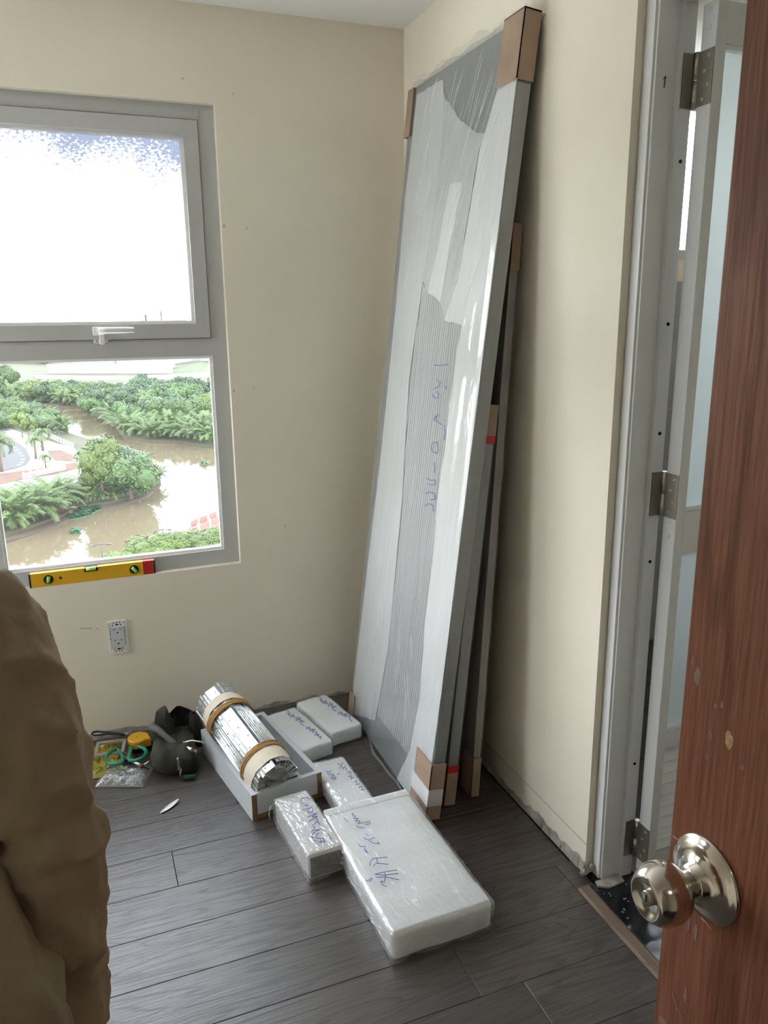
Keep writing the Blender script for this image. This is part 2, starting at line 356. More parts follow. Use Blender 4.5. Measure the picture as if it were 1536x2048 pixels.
# transition strip and granite door sill
ts = MB().prism([(-0.062, 0.0), (-0.0615, 0.004), (-0.055, 0.007), (-0.027, 0.007), (-0.0205, 0.004), (-0.02, 0.0)], DY1-0.06, DY0-0.052, Matrix(((1, 0, 0, 0), (0, 0, 1, 0), (0, 1, 0, 0), (0, 0, 0, 1))))
struct(ts.build('trim_1', M_strip), 'brown wood transition strip along the bathroom sill', 'trim')
gr = MB()
random.seed(5)
def gsurf(u, v): 
    return Vector((-0.02+0.16*u, DY0-0.052+(DY1-DY0+0.05)*v, 0.001+0.002*noise.noise(Vector((u*6, v*22, 0)))))
gr.grid(gsurf, 10, 40)
gr.box(-0.02, 0.14, DY1, DY0-0.0, -0.15, -0.002)
gs = struct(gr.build('floor_sill', M_granite), 'black granite door sill with dried white grout', 'sill')
mb = MB(); random.seed(8)
for i in range(16):   # dried grout smears
    cx, cy = random.uniform(-0.012, 0.10), DY0-0.07-abs(random.gauss(0, 0.06))
    r = random.uniform(0.001, 0.006); mb.prism([(cx+r*math.cos(q*PI/3)*random.uniform(0.4, 1.6), cy+r*math.sin(q*PI/3)*random.uniform(0.3, 1.1)) for q in range(6)], 0.0025, 0.0042)
tag(mb.build('grout_smear', mat('dried_grout', (0.13, 0.13, 0.125), 0.8, vary=0.5, vscale=60), gs), kind='stuff')
mb = MB(); mb.prism([(0.005, DY0-0.045), (0.09, DY0-0.045), (0.085, DY0-0.075), (0.03, DY0-0.082), (0.0, DY0-0.066)], 0.0, 0.006); mb.build('mortar_patch', M_mortar, gs)

# ------------------------------------------------------------------ window
def glass_mat(name, veil, drops):
    m = bpy.data.materials.new(name); m.use_nodes = True; nt = m.node_tree; N = nt.nodes; L = nt.links; N.clear()
    o = N.new('ShaderNodeOutputMaterial'); tr = N.new('ShaderNodeBsdfTransparent'); tr.inputs['Color'].default_value = (0.94, 0.96, 0.96, 1)
    tl = N.new('ShaderNodeBsdfTranslucent'); tl.inputs['Color'].default_value = (0.9, 0.93, 0.96, 1)
    gl = N.new('ShaderNodeBsdfGlossy'); gl.inputs['Roughness'].default_value = 0.02
    fr = facing(N, L, 0.04)
    m1 = N.new('ShaderNodeMixShader'); m1.inputs[0].default_value = veil
    L.new(tr.outputs[0], m1.inputs[1]); L.new(tl.outputs[0], m1.inputs[2])
    last = m1
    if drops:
        # rain spots; a blue-grey tint paints in their refracted dimness, crowded toward the head of the pane
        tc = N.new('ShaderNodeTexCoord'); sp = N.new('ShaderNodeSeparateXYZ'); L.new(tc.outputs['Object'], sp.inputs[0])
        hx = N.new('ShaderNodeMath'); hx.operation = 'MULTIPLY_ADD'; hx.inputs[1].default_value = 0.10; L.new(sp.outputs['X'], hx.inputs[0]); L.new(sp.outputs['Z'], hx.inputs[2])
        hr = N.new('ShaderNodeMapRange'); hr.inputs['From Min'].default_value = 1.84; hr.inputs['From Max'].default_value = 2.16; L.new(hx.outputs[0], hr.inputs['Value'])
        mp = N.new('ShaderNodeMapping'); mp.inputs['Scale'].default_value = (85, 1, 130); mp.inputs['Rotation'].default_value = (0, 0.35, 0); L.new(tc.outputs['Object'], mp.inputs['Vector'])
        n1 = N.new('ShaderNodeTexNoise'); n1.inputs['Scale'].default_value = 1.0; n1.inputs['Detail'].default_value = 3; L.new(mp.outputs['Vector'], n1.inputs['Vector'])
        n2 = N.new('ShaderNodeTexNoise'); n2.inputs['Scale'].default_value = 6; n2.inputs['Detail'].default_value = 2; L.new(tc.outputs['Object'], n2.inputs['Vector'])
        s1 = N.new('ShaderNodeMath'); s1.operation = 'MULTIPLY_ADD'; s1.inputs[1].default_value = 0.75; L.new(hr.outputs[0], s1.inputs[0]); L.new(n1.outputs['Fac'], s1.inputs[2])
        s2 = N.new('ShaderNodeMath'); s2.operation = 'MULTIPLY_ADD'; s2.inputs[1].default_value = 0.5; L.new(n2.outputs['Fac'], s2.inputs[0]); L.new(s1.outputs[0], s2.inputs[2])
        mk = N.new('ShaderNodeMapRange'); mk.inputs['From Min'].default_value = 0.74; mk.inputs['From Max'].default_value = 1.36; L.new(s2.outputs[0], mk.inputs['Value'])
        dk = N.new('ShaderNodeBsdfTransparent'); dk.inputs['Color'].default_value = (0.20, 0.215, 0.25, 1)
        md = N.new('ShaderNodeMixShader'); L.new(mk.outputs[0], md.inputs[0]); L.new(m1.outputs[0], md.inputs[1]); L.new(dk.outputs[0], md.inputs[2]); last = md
    m2 = N.new('ShaderNodeMixShader'); L.new(fr.outputs[0], m2.inputs[0]); L.new(last.outputs[0], m2.inputs[1]); L.new(gl.outputs[0], m2.inputs[2])
    L.new(m2.outputs[0], o.inputs['Surface'])
    return m
M_glass = glass_mat('slightly_hazy_glass', 0.006, False)
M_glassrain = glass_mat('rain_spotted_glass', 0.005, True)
win = empty('window_1', (0, 0, 0), 'grey-white framed window, rain-spotted awning sashes above fixed panes', 'window', kind='structure')
FW = 0.058
def ring(mb, x0, x1, z0, z1, w_, y0, y1, wt=None, wb=None):
    wt = w_ if wt is None else wt; wb = w_ if wb is None else wb
    # mitred frame
    o = [(x0, z0), (x1, z0), (x1, z1), (x0, z1)]; i = [(x0+w_, z0+wb), (x1-w_, z0+wb), (x1-w_, z1-wt), (x0+w_, z1-wt)]
    for k in range(4):
        a, b, c, d = o[k], o[(k+1) % 4], i[(k+1) % 4], i[k]
        vs_ = [(p[0], y, p[1]) for y in (y0, y1) for p in (a, b, c, d)]
        mb.add(vs_, [(0, 1, 2, 3), (7, 6, 5, 4), (0, 4, 5, 1), (1, 5, 6, 2), (2, 6, 7, 3), (3, 7, 4, 0)])
def bay(win, x0, x1, WZ0=WZ0):
    MB().box(x0, x1, 0.03, 0.10, 1.486, 1.560).build('transom', M_upvc, win)
    sash = MB(); ring(sash, x0+0.003, x1-0.003, 1.553, 2.306, 0.052, 0.022, 0.075); sash = sash.build('sash', M_upvc, win)
    mb = MB(); ring(mb, x0+0.055, x1-0.055, 1.605, 2.254, 0.012, 0.040, 0.058); mb.build('glazing_bead', M_bead, sash)
    mb = MB(); ring(mb, x0+0.001, x1-0.001, 1.551, 2.308, 0.003, 0.024, 0.032); mb.build('gasket', M_gasket, sash)
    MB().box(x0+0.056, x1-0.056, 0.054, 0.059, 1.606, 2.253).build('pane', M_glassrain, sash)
    mb = MB(); ring(mb, x0, x1, WZ0+FW, 1.486, 0.010, 0.042, 0.058); mb.build('glazing_bead', M_bead, win)
    MB().box(x0+0.001, x1-0.001, 0.054, 0.059, WZ0+FW+0.001, 1.485).build('pane', M_glass, win)
    return sash
mb = MB(); ring(mb, WX0, WX1, WZ0, WZ1, FW, 0.03, 0.10, wt=0.05); mb.build('window_frame', M_upvc, win)
MB().box(WM0, WM1, 0.03, 0.10, WZ0+FW, WZ1-0.05).build('mullion', M_upvc, win)
bay(win, WX0+FW, WM0); sash = bay(win, WM1, WX1-FW)
win3 = empty('window_3', Matrix.Translation((XL, 0, 0)) @ Matrix.Rotation(PI/2, 4, 'Z'), 'tall matching window in the side wall', 'window', kind='structure')
mb = MB(); ring(mb, SY0, SY1, SZ0, WZ1, FW, 0.03, 0.10, wt=0.05); mb.build('window_frame', M_upvc, win3)
bay(win3, SY0+FW, SY1-FW, SZ0)
# handle
hc = bw(196, 662, 0.02)
hd = MB(); hd.bbox(hc.x-0.018, hc.x+0.016, 0.010, 0.024, hc.z-0.016, hc.z+0.014, 0.004)
hd.tube([hc+Vector((0.004, -0.006, 0)), hc+Vector((0.004, -0.028, 0))], 0.010, 12)
lev = bw(268, 659, -0.01)
hd.tube([Vector((hc.x+0.0, -0.014, hc.z)), Vector((hc.x+0.03, -0.016, hc.z+0.002)), Vector((hc.x+0.08, -0.014, hc.z+0.002)), Vector((lev.x, -0.012, hc.z+0.002))], [(0.012, 0.013), (0.010, 0.011), (0.009, 0.0105), (0.008, 0.0095)], 12)
hd = hd.build('handle', M_whiteplastic, sash)
kp = MB(); kp.bbox(hc.x-0.030+0.012, hc.x+0.040, 0.022, 0.034, hc.z-0.044, hc.z-0.028, 0.004); kp.bbox(hc.x+0.002, hc.x+0.020, 0.004, 0.030, hc.z-0.048, hc.z-0.012, 0.004)
kp.build('keeper', M_whiteplastic, hd)
mb = MB(); 
for dx in (-0.012, 0.030): mb.bbox(hc.x+dx-0.0, hc.x+dx+0.010, 0.0215, 0.0225, hc.z-0.040, hc.z-0.032, 0.0003)
mb.build('screw_slot', mat('grey_slot', (0.35, 0.34, 0.32), 0.6), hd)

# ------------------------------------------------------------------ bathroom
BX = 2.1
holed('wall_bathroom_back', 'bathroom outer wall with its high window', 'x', 0.13, BX+0.15, 0.0, 0.2, -0.15, H+0.1, (0.70, 1.98, 1.86, 2.55))
struct(MB().box(BX, BX+0.15, -2.45, 0.0, -0.15, H+0.1).build('wall_bathroom_side', M_wall), 'far bathroom wall seen past the hinges', 'wall')
struct(MB().box(0.13, BX, -2.55, -2.45, -0.15, H+0.1).build('wall_bathroom_front', M_wall), 'near bathroom partition wall', 'wall')
struct(MB().box(0.13, BX+0.15, -2.55, 0.2, 2.6, 2.72).build('ceiling_bathroom', M_ceil), 'bathroom ceiling', 'ceiling')
M_tile = mat('grey_ceramic_tile', (0.36, 0.37, 0.38), 0.25, vary=0.1)
fb = struct(MB().box(0.13, BX, -2.45, 0.0, -0.15, -0.03).build('floor_bathroom', mat('grout_grey', (0.3, 0.3, 0.29), 0.8)), 'dark tiled bathroom floor', 'floor')
tf = MB().box(-0.148, 0.148, -0.148, 0.148, 0, 0.008).mesh('floor_tile', mat('dark_floor_tile', (0.05, 0.05, 0.05), 0.3))
for i in range(6):
    for j in range(8):
        o = bpy.data.objects.new('floor_tile', tf); COL.objects.link(o); o.parent = fb; o.location = (0.29+0.3*i, -0.16-0.3*j, -0.03)
tw = MB().bbox(-0.1485, 0.1485, -0.004, 0.004, -0.298, 0.298, 0.001).mesh('wall_tile', M_tile)
wbb = bpy.data.objects['wall_bathroom_back']
for i in range(6):
    for k in range(3):
        o = bpy.data.objects.new('wall_tile', tw); COL.objects.link(o); o.parent = wbb; o.location = (0.29+0.3*i, -0.004, 0.27+0.6*k)
for i in range(6):
    if i in (2, 3, 4, 5): continue
    o = bpy.data.objects.new('wall_tile', tw); COL.objects.link(o); o.parent = wbb; o.location = (0.29+0.3*i, -0.004, 2.07)
win2 = empty('window_2', (0, 0, 0), 'small high bathroom window seen through the hinge gap', 'window', kind='structure')
mb = MB(); ring(mb, 0.70, 1.98, 1.86, 2.55, 0.05, 0.03, 0.10); mb.build('window_frame', M_upvc, win2)
MB().box(0.751, 1.929, 0.06, 0.065, 1.911, 2.499).build('pane', M_glass, win2)

# door frame in the bathroom doorway (stepped aluminium section)
fr = empty('trim_2', (0, 0, 0), 'stepped white aluminium bathroom door frame', 'door frame', kind='structure')
def jamb(s, y0):
    mb = MB(); sg = lambda d: y0+s*d
    mb.box(0.030, 0.092, min(sg(0), sg(-0.040)), max(sg(0), sg(-0.040)), 0.0, 2.36)
    mb.box(0.092, 0.128, min(sg(0), sg(-0.051)), max(sg(0), sg(-0.051)), 0.0, 2.36)
    mb.box(0.024, 0.030, min(sg(-0.002), sg(-0.033)), max(sg(-0.002), sg(-0.033)), 0.0, 2.36)
    mb.box(0.0885, 0.092, min(sg(-0.040), sg(-0.054)), max(sg(-0.040), sg(-0.054)), 0.0, 2.36)
    return mb.build('jamb', M_alu, fr)
jm = jamb(1, DY0); jamb(-1, DY1)
mb = MB(); mb.box(0.030, 0.092, DY1, DY0, 2.32, 2.36); mb.box(0.092, 0.128, DY1, DY0, 2.309, 2.36); mb.build('head', M_alu, fr)
mb = MB()
for yp in (648, 868, 1125, 1530, 1690, 322):   # frame screws
    c = bw({648: 1346, 868: 1307, 1125: 1288, 1530: 1258, 1690: 1246, 322: 1346}[yp], yp, DY0-0.051)
    mb.lathe([(0.0045, 0), (0.0045, 0.0015), (0.0, 0.0015)], Matrix.Translation((c.x if 0.095 < c.x < 0.125 else 0.11, DY0-0.0512, c.z)) @ Matrix.Rotation(PI/2, 4, 'X'), 10)
tag(mb.build('screw', M_dark, jm), kind='stuff')
a = bw(1331, 152, DY0-0.0405); b = bw(1328, 176, DY0-0.0405); c = bw(1327, 158, DY0-0.0405)
decal('ink_mark', [[c, a, b]], M_black, jm, 0.0011, (0, -1, 0))

# bathroom door leaf, swung open into the bathroom
dr = empty('door_1', (0.13, DY0-0.067, 0.0), 'white aluminium bathroom door with frosted glass and bottom louvres', 'door', kind='structure')
def dpart(name, mb, m, parent=None): return mb.build(name, m, parent or dr)
DW, DT = 0.68, 0.046
zr = [(0.03, 0.10), (0.44, 0.49), (1.02, 1.125), (2.215, 2.30)]
mb = MB(); mb.bbox(0, 0.029, -DT, 0, 0.03, 2.30, 0.002); mb.bbox(DW-0.05, DW, -DT, 0, 0.03, 2.30, 0.002); dpart('stile', mb, M_alu)
for z0, z1 in zr: dpart('rail', MB().bbox(0.0285, DW-0.0495, -DT+0.003, -0.003, z0, z1, 0.002), M_alu)
M_frost = bpy.data.materials.new('frosted_glass'); M_frost.use_nodes = True; ft = M_frost.node_tree; ft.nodes.clear()
fo = ft.nodes.new('ShaderNodeOutputMaterial'); ftl = ft.nodes.new('ShaderNodeBsdfTranslucent'); fgl = ft.nodes.new('ShaderNodeBsdfGlossy'); fmx = ft.nodes.new('ShaderNodeMixShader')
ftl.inputs['Color'].default_value = (0.80, 0.93, 0.98, 1); fgl.inputs['Roughness'].default_value = 0.3; fmx.inputs[0].default_value = 0.12
ft.links.new(ftl.outputs[0], fmx.inputs[1]); ft.links.new(fgl.outputs[0], fmx.inputs[2]); ft.links.new(fmx.outputs[0], fo.inputs['Surface'])
for z0, z1 in ((0.49, 1.02), (1.125, 2.215)):
    dpart('pane', MB().grid(lambda u, v: Vector((0.029+(DW-0.079)*u, -DT/2, z0+(z1-z0)*v)), 2, 2), M_frost)
    mb = MB(); ring(mb, 0.029, DW-0.05, z0, z1, 0.010, -DT+0.010, -0.010); dpart('glazing_bead', mb, M_bead)
sl = MB().box(0.029, DW-0.05, -0.018, 0.018, -0.0015, 0.0015, Matrix.Rotation(math.radians(40), 4, 'X')).mesh('louvre', M_alu)
for k in range(9):
    o = bpy.data.objects.new('louvre', sl); COL.objects.link(o); o.parent = dr; o.location = (0, -DT/2, 0.118+0.036*k)
# hinges: leaf on the jamb, leaf on the door edge, knuckle between
for zc in (2.147, 1.167, 0.128):
    hg = MB().tube([(0.0, 0.008, zc-0.060), (0.0, 0.008, zc-0.001)], 0.0075, 14).tube([(0.0, 0.008, zc+0.001), (0.0, 0.008, zc+0.060)], 0.0068, 14)
    hg = dpart('hinge', hg, M_steel)
    dpart('hinge_leaf', MB().box(-0.034, 0.0, 0.0130, 0.0155, zc-0.058, zc+0.058), M_hinge, hg)
    dpart('hinge_leaf', MB().box(-0.0025, 0.0, -0.046, 0.002, zc-0.058, zc+0.058), M_hinge, hg)
    mb = MB()
    for i, dz in enumerate((-0.044, -0.016, 0.014, 0.044)):
        Mx = Matrix.Translation((-0.0025, -0.020-0.012*(i % 2), zc+dz)) @ Matrix.Rotation(-PI/2, 4, 'Y')
        mb.lathe([(0.0048, 0), (0.0048, 0.0008), (0.003, 0.0015), (0.0, 0.0004)], Mx, 12)
    dpart('screw', mb, M_steel, hg)
mb = MB()
for dz in (2.25, 2.285, 1.06, 1.10):
    mb.lathe([(0.007, 0), (0.007, 0.0008), (0.0, 0.001)], Matrix.Translation((0.0, -0.022, dz)) @ Matrix.Rotation(-PI/2, 4, 'Y'), 16)
dpart('plug_cap', mb, M_alu)

# ------------------------------------------------------------------ hallway behind the camera
struct(MB().box(-2.3, 0.0, -5.2, YN-0.12, -0.15, 0.0).build('floor_hallway', M_gap), 'dark hallway floor outside the entry door', 'floor')
struct(MB().box(-2.45, -2.3, -5.35, YN-0.12, -0.15, H+0.1).build('wall_hallway_left', M_wall), 'hallway wall left of the entry door', 'wall')
struct(MB().box(0.0, 0.13, -5.35, YN-0.12, -0.15, H+0.1).build('wall_hallway_right', M_wall), 'hallway wall right of the entry door', 'wall')
struct(MB().box(-2.3, 0.0, -5.35, -5.2, -0.15, H+0.1).build('wall_hallway_end', M_wall), 'hallway end wall', 'wall')
struct(MB().box(-2.45, 0.13, -5.35, YN-0.12, H, H+0.12).build('ceiling_hallway', M_ceil), 'hallway ceiling', 'ceiling')
M_lamp = bpy.data.materials.new('fill_lamp_diffuser'); M_lamp.use_nodes = True
lb = M_lamp.node_tree.nodes['Principled BSDF']; lb.inputs['Emission Color'].default_value = (1, 0.95, 0.86, 1); lb.inputs['Emission Strength'].default_value = HALL
lm = empty('hall_fill_lamp', (-1.15, -4.3, H), 'unseen round fill lamp added on the hallway ceiling', 'lamp')  # unseen lamp, added to fill the room from behind the camera
MB().lathe([(0.16, 0), (0.16, -0.02), (0.15, -0.03)], Matrix.Identity(4), 32).build('lamp_base', M_whiteplastic, lm)
MB().lathe([(0.15, -0.03), (0.145, -0.05), (0.11, -0.065), (0.0, -0.072)], Matrix.Identity(4), 32).build('diffuser', M_lamp, lm)

# ------------------------------------------------------------------ entry door, open against the view
DX = -0.73; DYE = -2.471
ed = empty('door_2', (DX, YN, 0.0), 'open red-brown wood veneer entry door with a round knob', 'door', kind='structure')
def ep(name, mb, m, parent=None):
    o = mb.build(name, m); o.parent = parent or ed; o.matrix_parent_inverse = Matrix.Translation((-DX, -YN, 0)) if parent is None else Matrix.Identity(4)
    return o
leaf = ep('door_leaf', MB().bbox(DX, DX+0.04, YN+0.004, DYE, 0.008, 2.12, 0.0015), M_door)
kc = rw(1413, 1757, DX)
MK = Matrix.Translation(kc) @ Matrix.Rotation(-PI/2, 4, 'Y')
R = 0.0445
rose = ep('rose', MB().lathe([(R, 0), (R, 0.002), (R*0.97, 0.0042), (R*0.90, 0.0048), (R*0.86, 0.0075), (R*0.70, 0.0095), (R*0.58, 0.0108), (R*0.55, 0.0125), (R*0.42, 0.0135), (R*0.40, 0.020), (R*0.30, 0.022), (0, 0.022)], MK, 48), M_chrome)
kn = ep('knob', MB().lathe([(0.0135, 0.018), (0.0135, 0.030), (0.017, 0.0335), (0.024, 0.037), (0.0285, 0.043), (0.031, 0.052), (0.0305, 0.060), (0.028, 0.068), (0.0235, 0.0745), (0.021, 0.0765), (0.0195, 0.0765), (0.016, 0.0735), (0.010, 0.0722), (0.0, 0.0722)], MK, 48), M_chrome)
cy = ep('key_cylinder', MB().lathe([(0.0075, 0.072), (0.0075, 0.0745), (0.0065, 0.0752), (0, 0.0752)], MK, 24), M_steel)
ky = ep('keyhole', MB().box(-0.0008, 0.0008, -0.004, 0.004, 0.0752, 0.0755, MK @ Matrix.Rotation(PI/2, 4, 'Z')), M_dark)
random.seed(21)
def patch(name, px_, py_, ry, rz, m, n=10, lift=0.0004):
    c = rw(px_, py_, DX); poly = []
    for i in range(n):
        q = 2*PI*i/n; s = random.uniform(0.65, 1.15); poly.append((math.cos(q)*ry*s, math.sin(q)*rz*s))
    M = Matrix(((0, 0, -1, DX), (1, 0, 0, c.y), (0, 1, 0, c.z), (0, 0, 0, 1)))
    return ep(name, MB().prism(poly, 0.0, lift, M), m)
patch('chipped_veneer', 1458, 1481, 0.0055, 0.011, mat('raw_chip', (0.52, 0.36, 0.19), 0.9, vary=0.25, vscale=200), 12)
M_smear = mat('pale_smear', (0.32, 0.20, 0.155), 0.7, vary=0.3, vscale=120)
for q in ((1396, 1350, 0.005, 0.010), (1386, 1322, 0.002, 0.007), (1432, 1412, 0.003, 0.003), (1444, 1409, 0.002, 0.004), (1420, 1470, 0.003, 0.006), (1414, 1513, 0.002, 0.003), (1378, 1840, 0.002, 0.022), (1392, 1862, 0.003, 0.012), (1371, 1990, 0.002, 0.010), (1326, 2042, 0.008, 0.006), (1486, 1535, 0.003, 0.004)):
    patch('paint_smear', *q, M_smear, 9, 0.0003)
def scratch(pts, w_=0.0006):
    o = MB(); o.tube([rw(x, y, DX-0.0002) for x, y in pts], w_, 5); return ep('scratch', o, mat('scratch_pale', (0.55, 0.36, 0.24), 0.8))
scratch([(1346, 1672), (1358, 1681), (1364, 1684)]); scratch([(1402, 1834), (1412, 1845), (1424, 1859)], 0.0009); scratch([(1345, 1985), (1356, 2020), (1372, 2046)], 0.0006)
# ------------------------------------------------------------------ generic shapes
def rbox(sx, sy, sz, r, n=18, fn=None):
    """rounded box standing on z=0, centred in x and y; fn(p, normal) -> offset along the normal"""
    bm = bmesh.new(); bmesh.ops.create_cube(bm, size=1.0)
    bmesh.ops.subdivide_edges(bm, edges=list(bm.edges), cuts=n, use_grid_fill=True)
    hx, hy, hz = sx/2, sy/2, sz/2
    for v in bm.verts:
        q = Vector((math.copysign(abs(v.co.x*2)**0.8, v.co.x), math.copysign(abs(v.co.y*2)**0.8, v.co.y), math.copysign(abs(v.co.z*2)**0.8, v.co.z)))
        p = Vector((q.x*hx, q.y*hy, q.z*hz))
        c = Vector((max(-hx+r, min(hx-r, p.x)), max(-hy+r, min(hy-r, p.y)), max(-hz+r, min(hz-r, p.z))))
        d = p-c; nrm = d.normalized() if d.length > 1e-9 else Vector((0, 0, 1))
        p = c+nrm*r
        if fn: p = p+nrm*fn(p, nrm)
        v.co = Vector((p.x, p.y, max(0.0006, p.z+hz)))
    return MB().frombm(bm, None, True)
def nz3(p, s): return noise.noise(Vector((p[0]*s[0], p[1]*s[1], p[2]*s[2])))
def ink(parent, strokes, m, plane_p, plane_n, Minv, width=0.0016, name='handwriting'):
    """pen strokes given in photo pixels, laid on a surface plane"""
    mb = MB(); n = Vector(plane_n).normalized()
    for s in strokes:
        pts = []
        for i in range(len(s)-1):
            for k in range(3):
                t = k/3; pts.append((s[i][0]*(1-t)+s[i+1][0]*t, s[i][1]*(1-t)+s[i+1][1]*t))
        pts.append(s[-1])
        q = [Minv @ (onplane(x, y, plane_p, plane_n)+n*0.0006) for x, y in pts]
        q = [a for i, a in enumerate(q) if i == 0 or (a-q[i-1]).length > 1e-5]
        if len(q) > 1: mb.tube(q, width, 5)
    return tag(mb.build(name, m, parent), kind='stuff')

# ------------------------------------------------------------------ leaning wrapped panels
TH = math.atan2(0.285, 2.41)
def lean(xr, yl, th):   # local x along -Y, local y into the wall, local z up the board; rear bottom edge on the floor
    s, c = math.sin(th), math.cos(th)
    return Matrix(((0, c, s, xr), (-1, 0, 0, yl), (0, -s, c, 0), (0, 0, 0, 1)))
PT, PW_, PL = 0.042, 0.772, 2.425
MP = lean(-0.293, -0.200, TH); MPi = MP.inverted()
pan = empty('flat_pack', MP, 'tall film-wrapped panel pack with cardboard corners, in front of two boards', 'panel')
FP = MP @ Vector((0, -PT, 0)); FN = MP.to_3x3() @ Vector((0, -1, 0))
def pl(x, y):   # photo pixel -> (across, up) on the panel's front face
    q = MPi @ onplane(x, y, FP, FN); return (min(PW_, max(0.0, q.x)), min(PL-0.004, max(0.0, q.z)))
MB().bbox(0, PW_, -PT, 0, 0, PL, 0.002).build('panel_board', M_board, pan)
def sheet(name, px_, y0, th, m, rag=0.0, seed=1):
    random.seed(seed); poly = [pl(*p) for p in px_]
    out_ = []
    for i, (a, b) in enumerate(zip(poly, poly[1:]+poly[:1])):
        n = max(1, int(math.hypot(b[0]-a[0], b[1]-a[1])/0.03)) if rag else 1
        for k in range(n):
            t = k/n; x, z = a[0]*(1-t)+b[0]*t, a[1]*(1-t)+b[1]*t
            out_.append((min(PW_, max(0, x+random.uniform(-rag, rag)*0.35)), min(PL-0.004, max(0.001, z+random.uniform(-rag, rag)))))
    Mx = Matrix(((1, 0, 0, 0), (0, 0, -1, -PT-y0), (0, 1, 0, 0), (0, 0, 0, 1)))
    return MB().prism(out_, 0, th, Mx).build(name, m, pan)
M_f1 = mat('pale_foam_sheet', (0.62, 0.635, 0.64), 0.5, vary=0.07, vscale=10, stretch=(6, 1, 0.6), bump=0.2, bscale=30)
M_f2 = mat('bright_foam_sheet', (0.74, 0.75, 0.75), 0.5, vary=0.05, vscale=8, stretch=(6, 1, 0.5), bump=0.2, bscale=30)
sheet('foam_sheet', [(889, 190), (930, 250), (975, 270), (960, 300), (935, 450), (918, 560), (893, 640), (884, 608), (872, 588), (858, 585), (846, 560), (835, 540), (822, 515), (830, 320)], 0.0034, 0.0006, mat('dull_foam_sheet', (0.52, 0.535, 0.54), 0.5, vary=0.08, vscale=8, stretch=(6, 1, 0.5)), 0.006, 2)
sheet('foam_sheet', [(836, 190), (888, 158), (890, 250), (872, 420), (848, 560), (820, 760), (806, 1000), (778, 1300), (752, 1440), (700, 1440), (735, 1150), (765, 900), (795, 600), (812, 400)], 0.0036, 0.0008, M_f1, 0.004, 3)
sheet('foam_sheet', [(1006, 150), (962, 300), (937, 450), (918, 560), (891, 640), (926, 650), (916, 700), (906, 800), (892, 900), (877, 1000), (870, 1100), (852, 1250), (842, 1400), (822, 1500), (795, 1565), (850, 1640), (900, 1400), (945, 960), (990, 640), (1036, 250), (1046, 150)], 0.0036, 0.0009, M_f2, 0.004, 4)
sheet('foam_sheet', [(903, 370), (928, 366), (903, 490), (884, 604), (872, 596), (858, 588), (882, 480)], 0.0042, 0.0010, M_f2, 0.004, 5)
# ribbed translucent film over the middle
a0, a1 = pl(806, 900)[0]-0.03, pl(890, 900)[0]+0.06
z0_, z1_ = 0.13, pl(860, 560)[1]
mb = MB(); pitch = 0.0165; nr = int((a1-a0)/pitch)
for k in range(nr):
    u0 = k/nr; zt = z1_-0.13*u0+0.02*noise.noise(Vector((k*0.7, 0, 0))); V = []
    for j in range(41):
        z = z0_+(zt-z0_)*j/40; x = a0+(k+0.5)*pitch+0.006*noise.noise(Vector((k*0.12, 0, z*2.2)))+0.0018*noise.noise(Vector((k*1.7, 0, z*5)))
        hw_ = 0.0054+0.0014*noise.noise(Vector((k*2.1, 4, z*3)))
        V += [(x-hw_, -PT-0.0002, z), (x-hw_*0.35, -PT-0.0028, z), (x+hw_*0.35, -PT-0.0028, z), (x+hw_, -PT-0.0002, z)]
    mb.add(V, [(j*4+q, j*4+q+1, j*4+q+5, j*4+q+4) for j in range(40) for q in range(3)], True)
tag(mb.build('foam_ribs', mat('ribbed_grey_foam', (0.50, 0.515, 0.525), 0.4, coat=0.3), pan), kind='stuff')
M_creaseglint = mat('painted_crease_highlight', (0.92, 0.93, 0.94), 0.2, coat=0.6)  # white paints in the glints that film creases catch
# outer stretch film, creased
random.seed(6)
cre = []
for i in range(60):   # diagonal taut creases near the head, whitened as highlights
    x = random.uniform(0.15, 0.72); z = random.uniform(1.72, 2.36); cre.append((x, z, random.uniform(0.10, 0.34), random.uniform(0.75, 1.15), random.uniform(0.003, 0.006)))
for i in range(12):   # and a few near the foot, sloping the other way
    x = random.uniform(0.15, 0.6); z = random.uniform(0.15, 0.55); cre.append((x, z, random.uniform(0.08, 0.2), -1.1+random.uniform(-0.2, 0.2), random.uniform(0.003, 0.005)))
def filmface(u, v):
    x = -0.006+(PW_+0.012)*u; top = PL+0.022+0.034*noise.noise(Vector((x*9, 3, 0)))
    z = 0.004+(top-0.004)*v
    if v > 0.99: z += 0.010*noise.noise(Vector((x*40, 7, 0)))
    d = 0.0084+0.0022*noise.noise(Vector((x*7, z*1.2, 0)))+0.0016*noise.noise(Vector((x*38, z*2.0, 5)))
    e = min(u, 1-u)
    if e < 0.03: d *= 0.6
    return Vector((x, -PT-d, z))
mb = MB(); mb.grid(filmface, 90, 120)
mb.grid(lambda u, v: Vector((PW_+0.002+0.0012*noise.noise(Vector((u*3, v*30, 1))), -PT-0.003+(PT+0.002)*u, 0.004+(PL-0.01)*v)), 4, 60)
mb.grid(lambda u, v: Vector((-0.006-0.003*abs(noise.noise(Vector((u*3, v*20, 2)))), -PT-0.003+(PT+0.002)*u, 0.004+(PL-0.01)*v)), 4, 60)
mb.grid(lambda u, v: Vector((PW_*u, -PT-0.004+(PT+0.004)*v, PL+0.010+0.016*noise.noise(Vector((u*9, v*4, 0))))), 40, 4)
sf = mb.build('stretch_film', M_film, pan)
mb = MB()
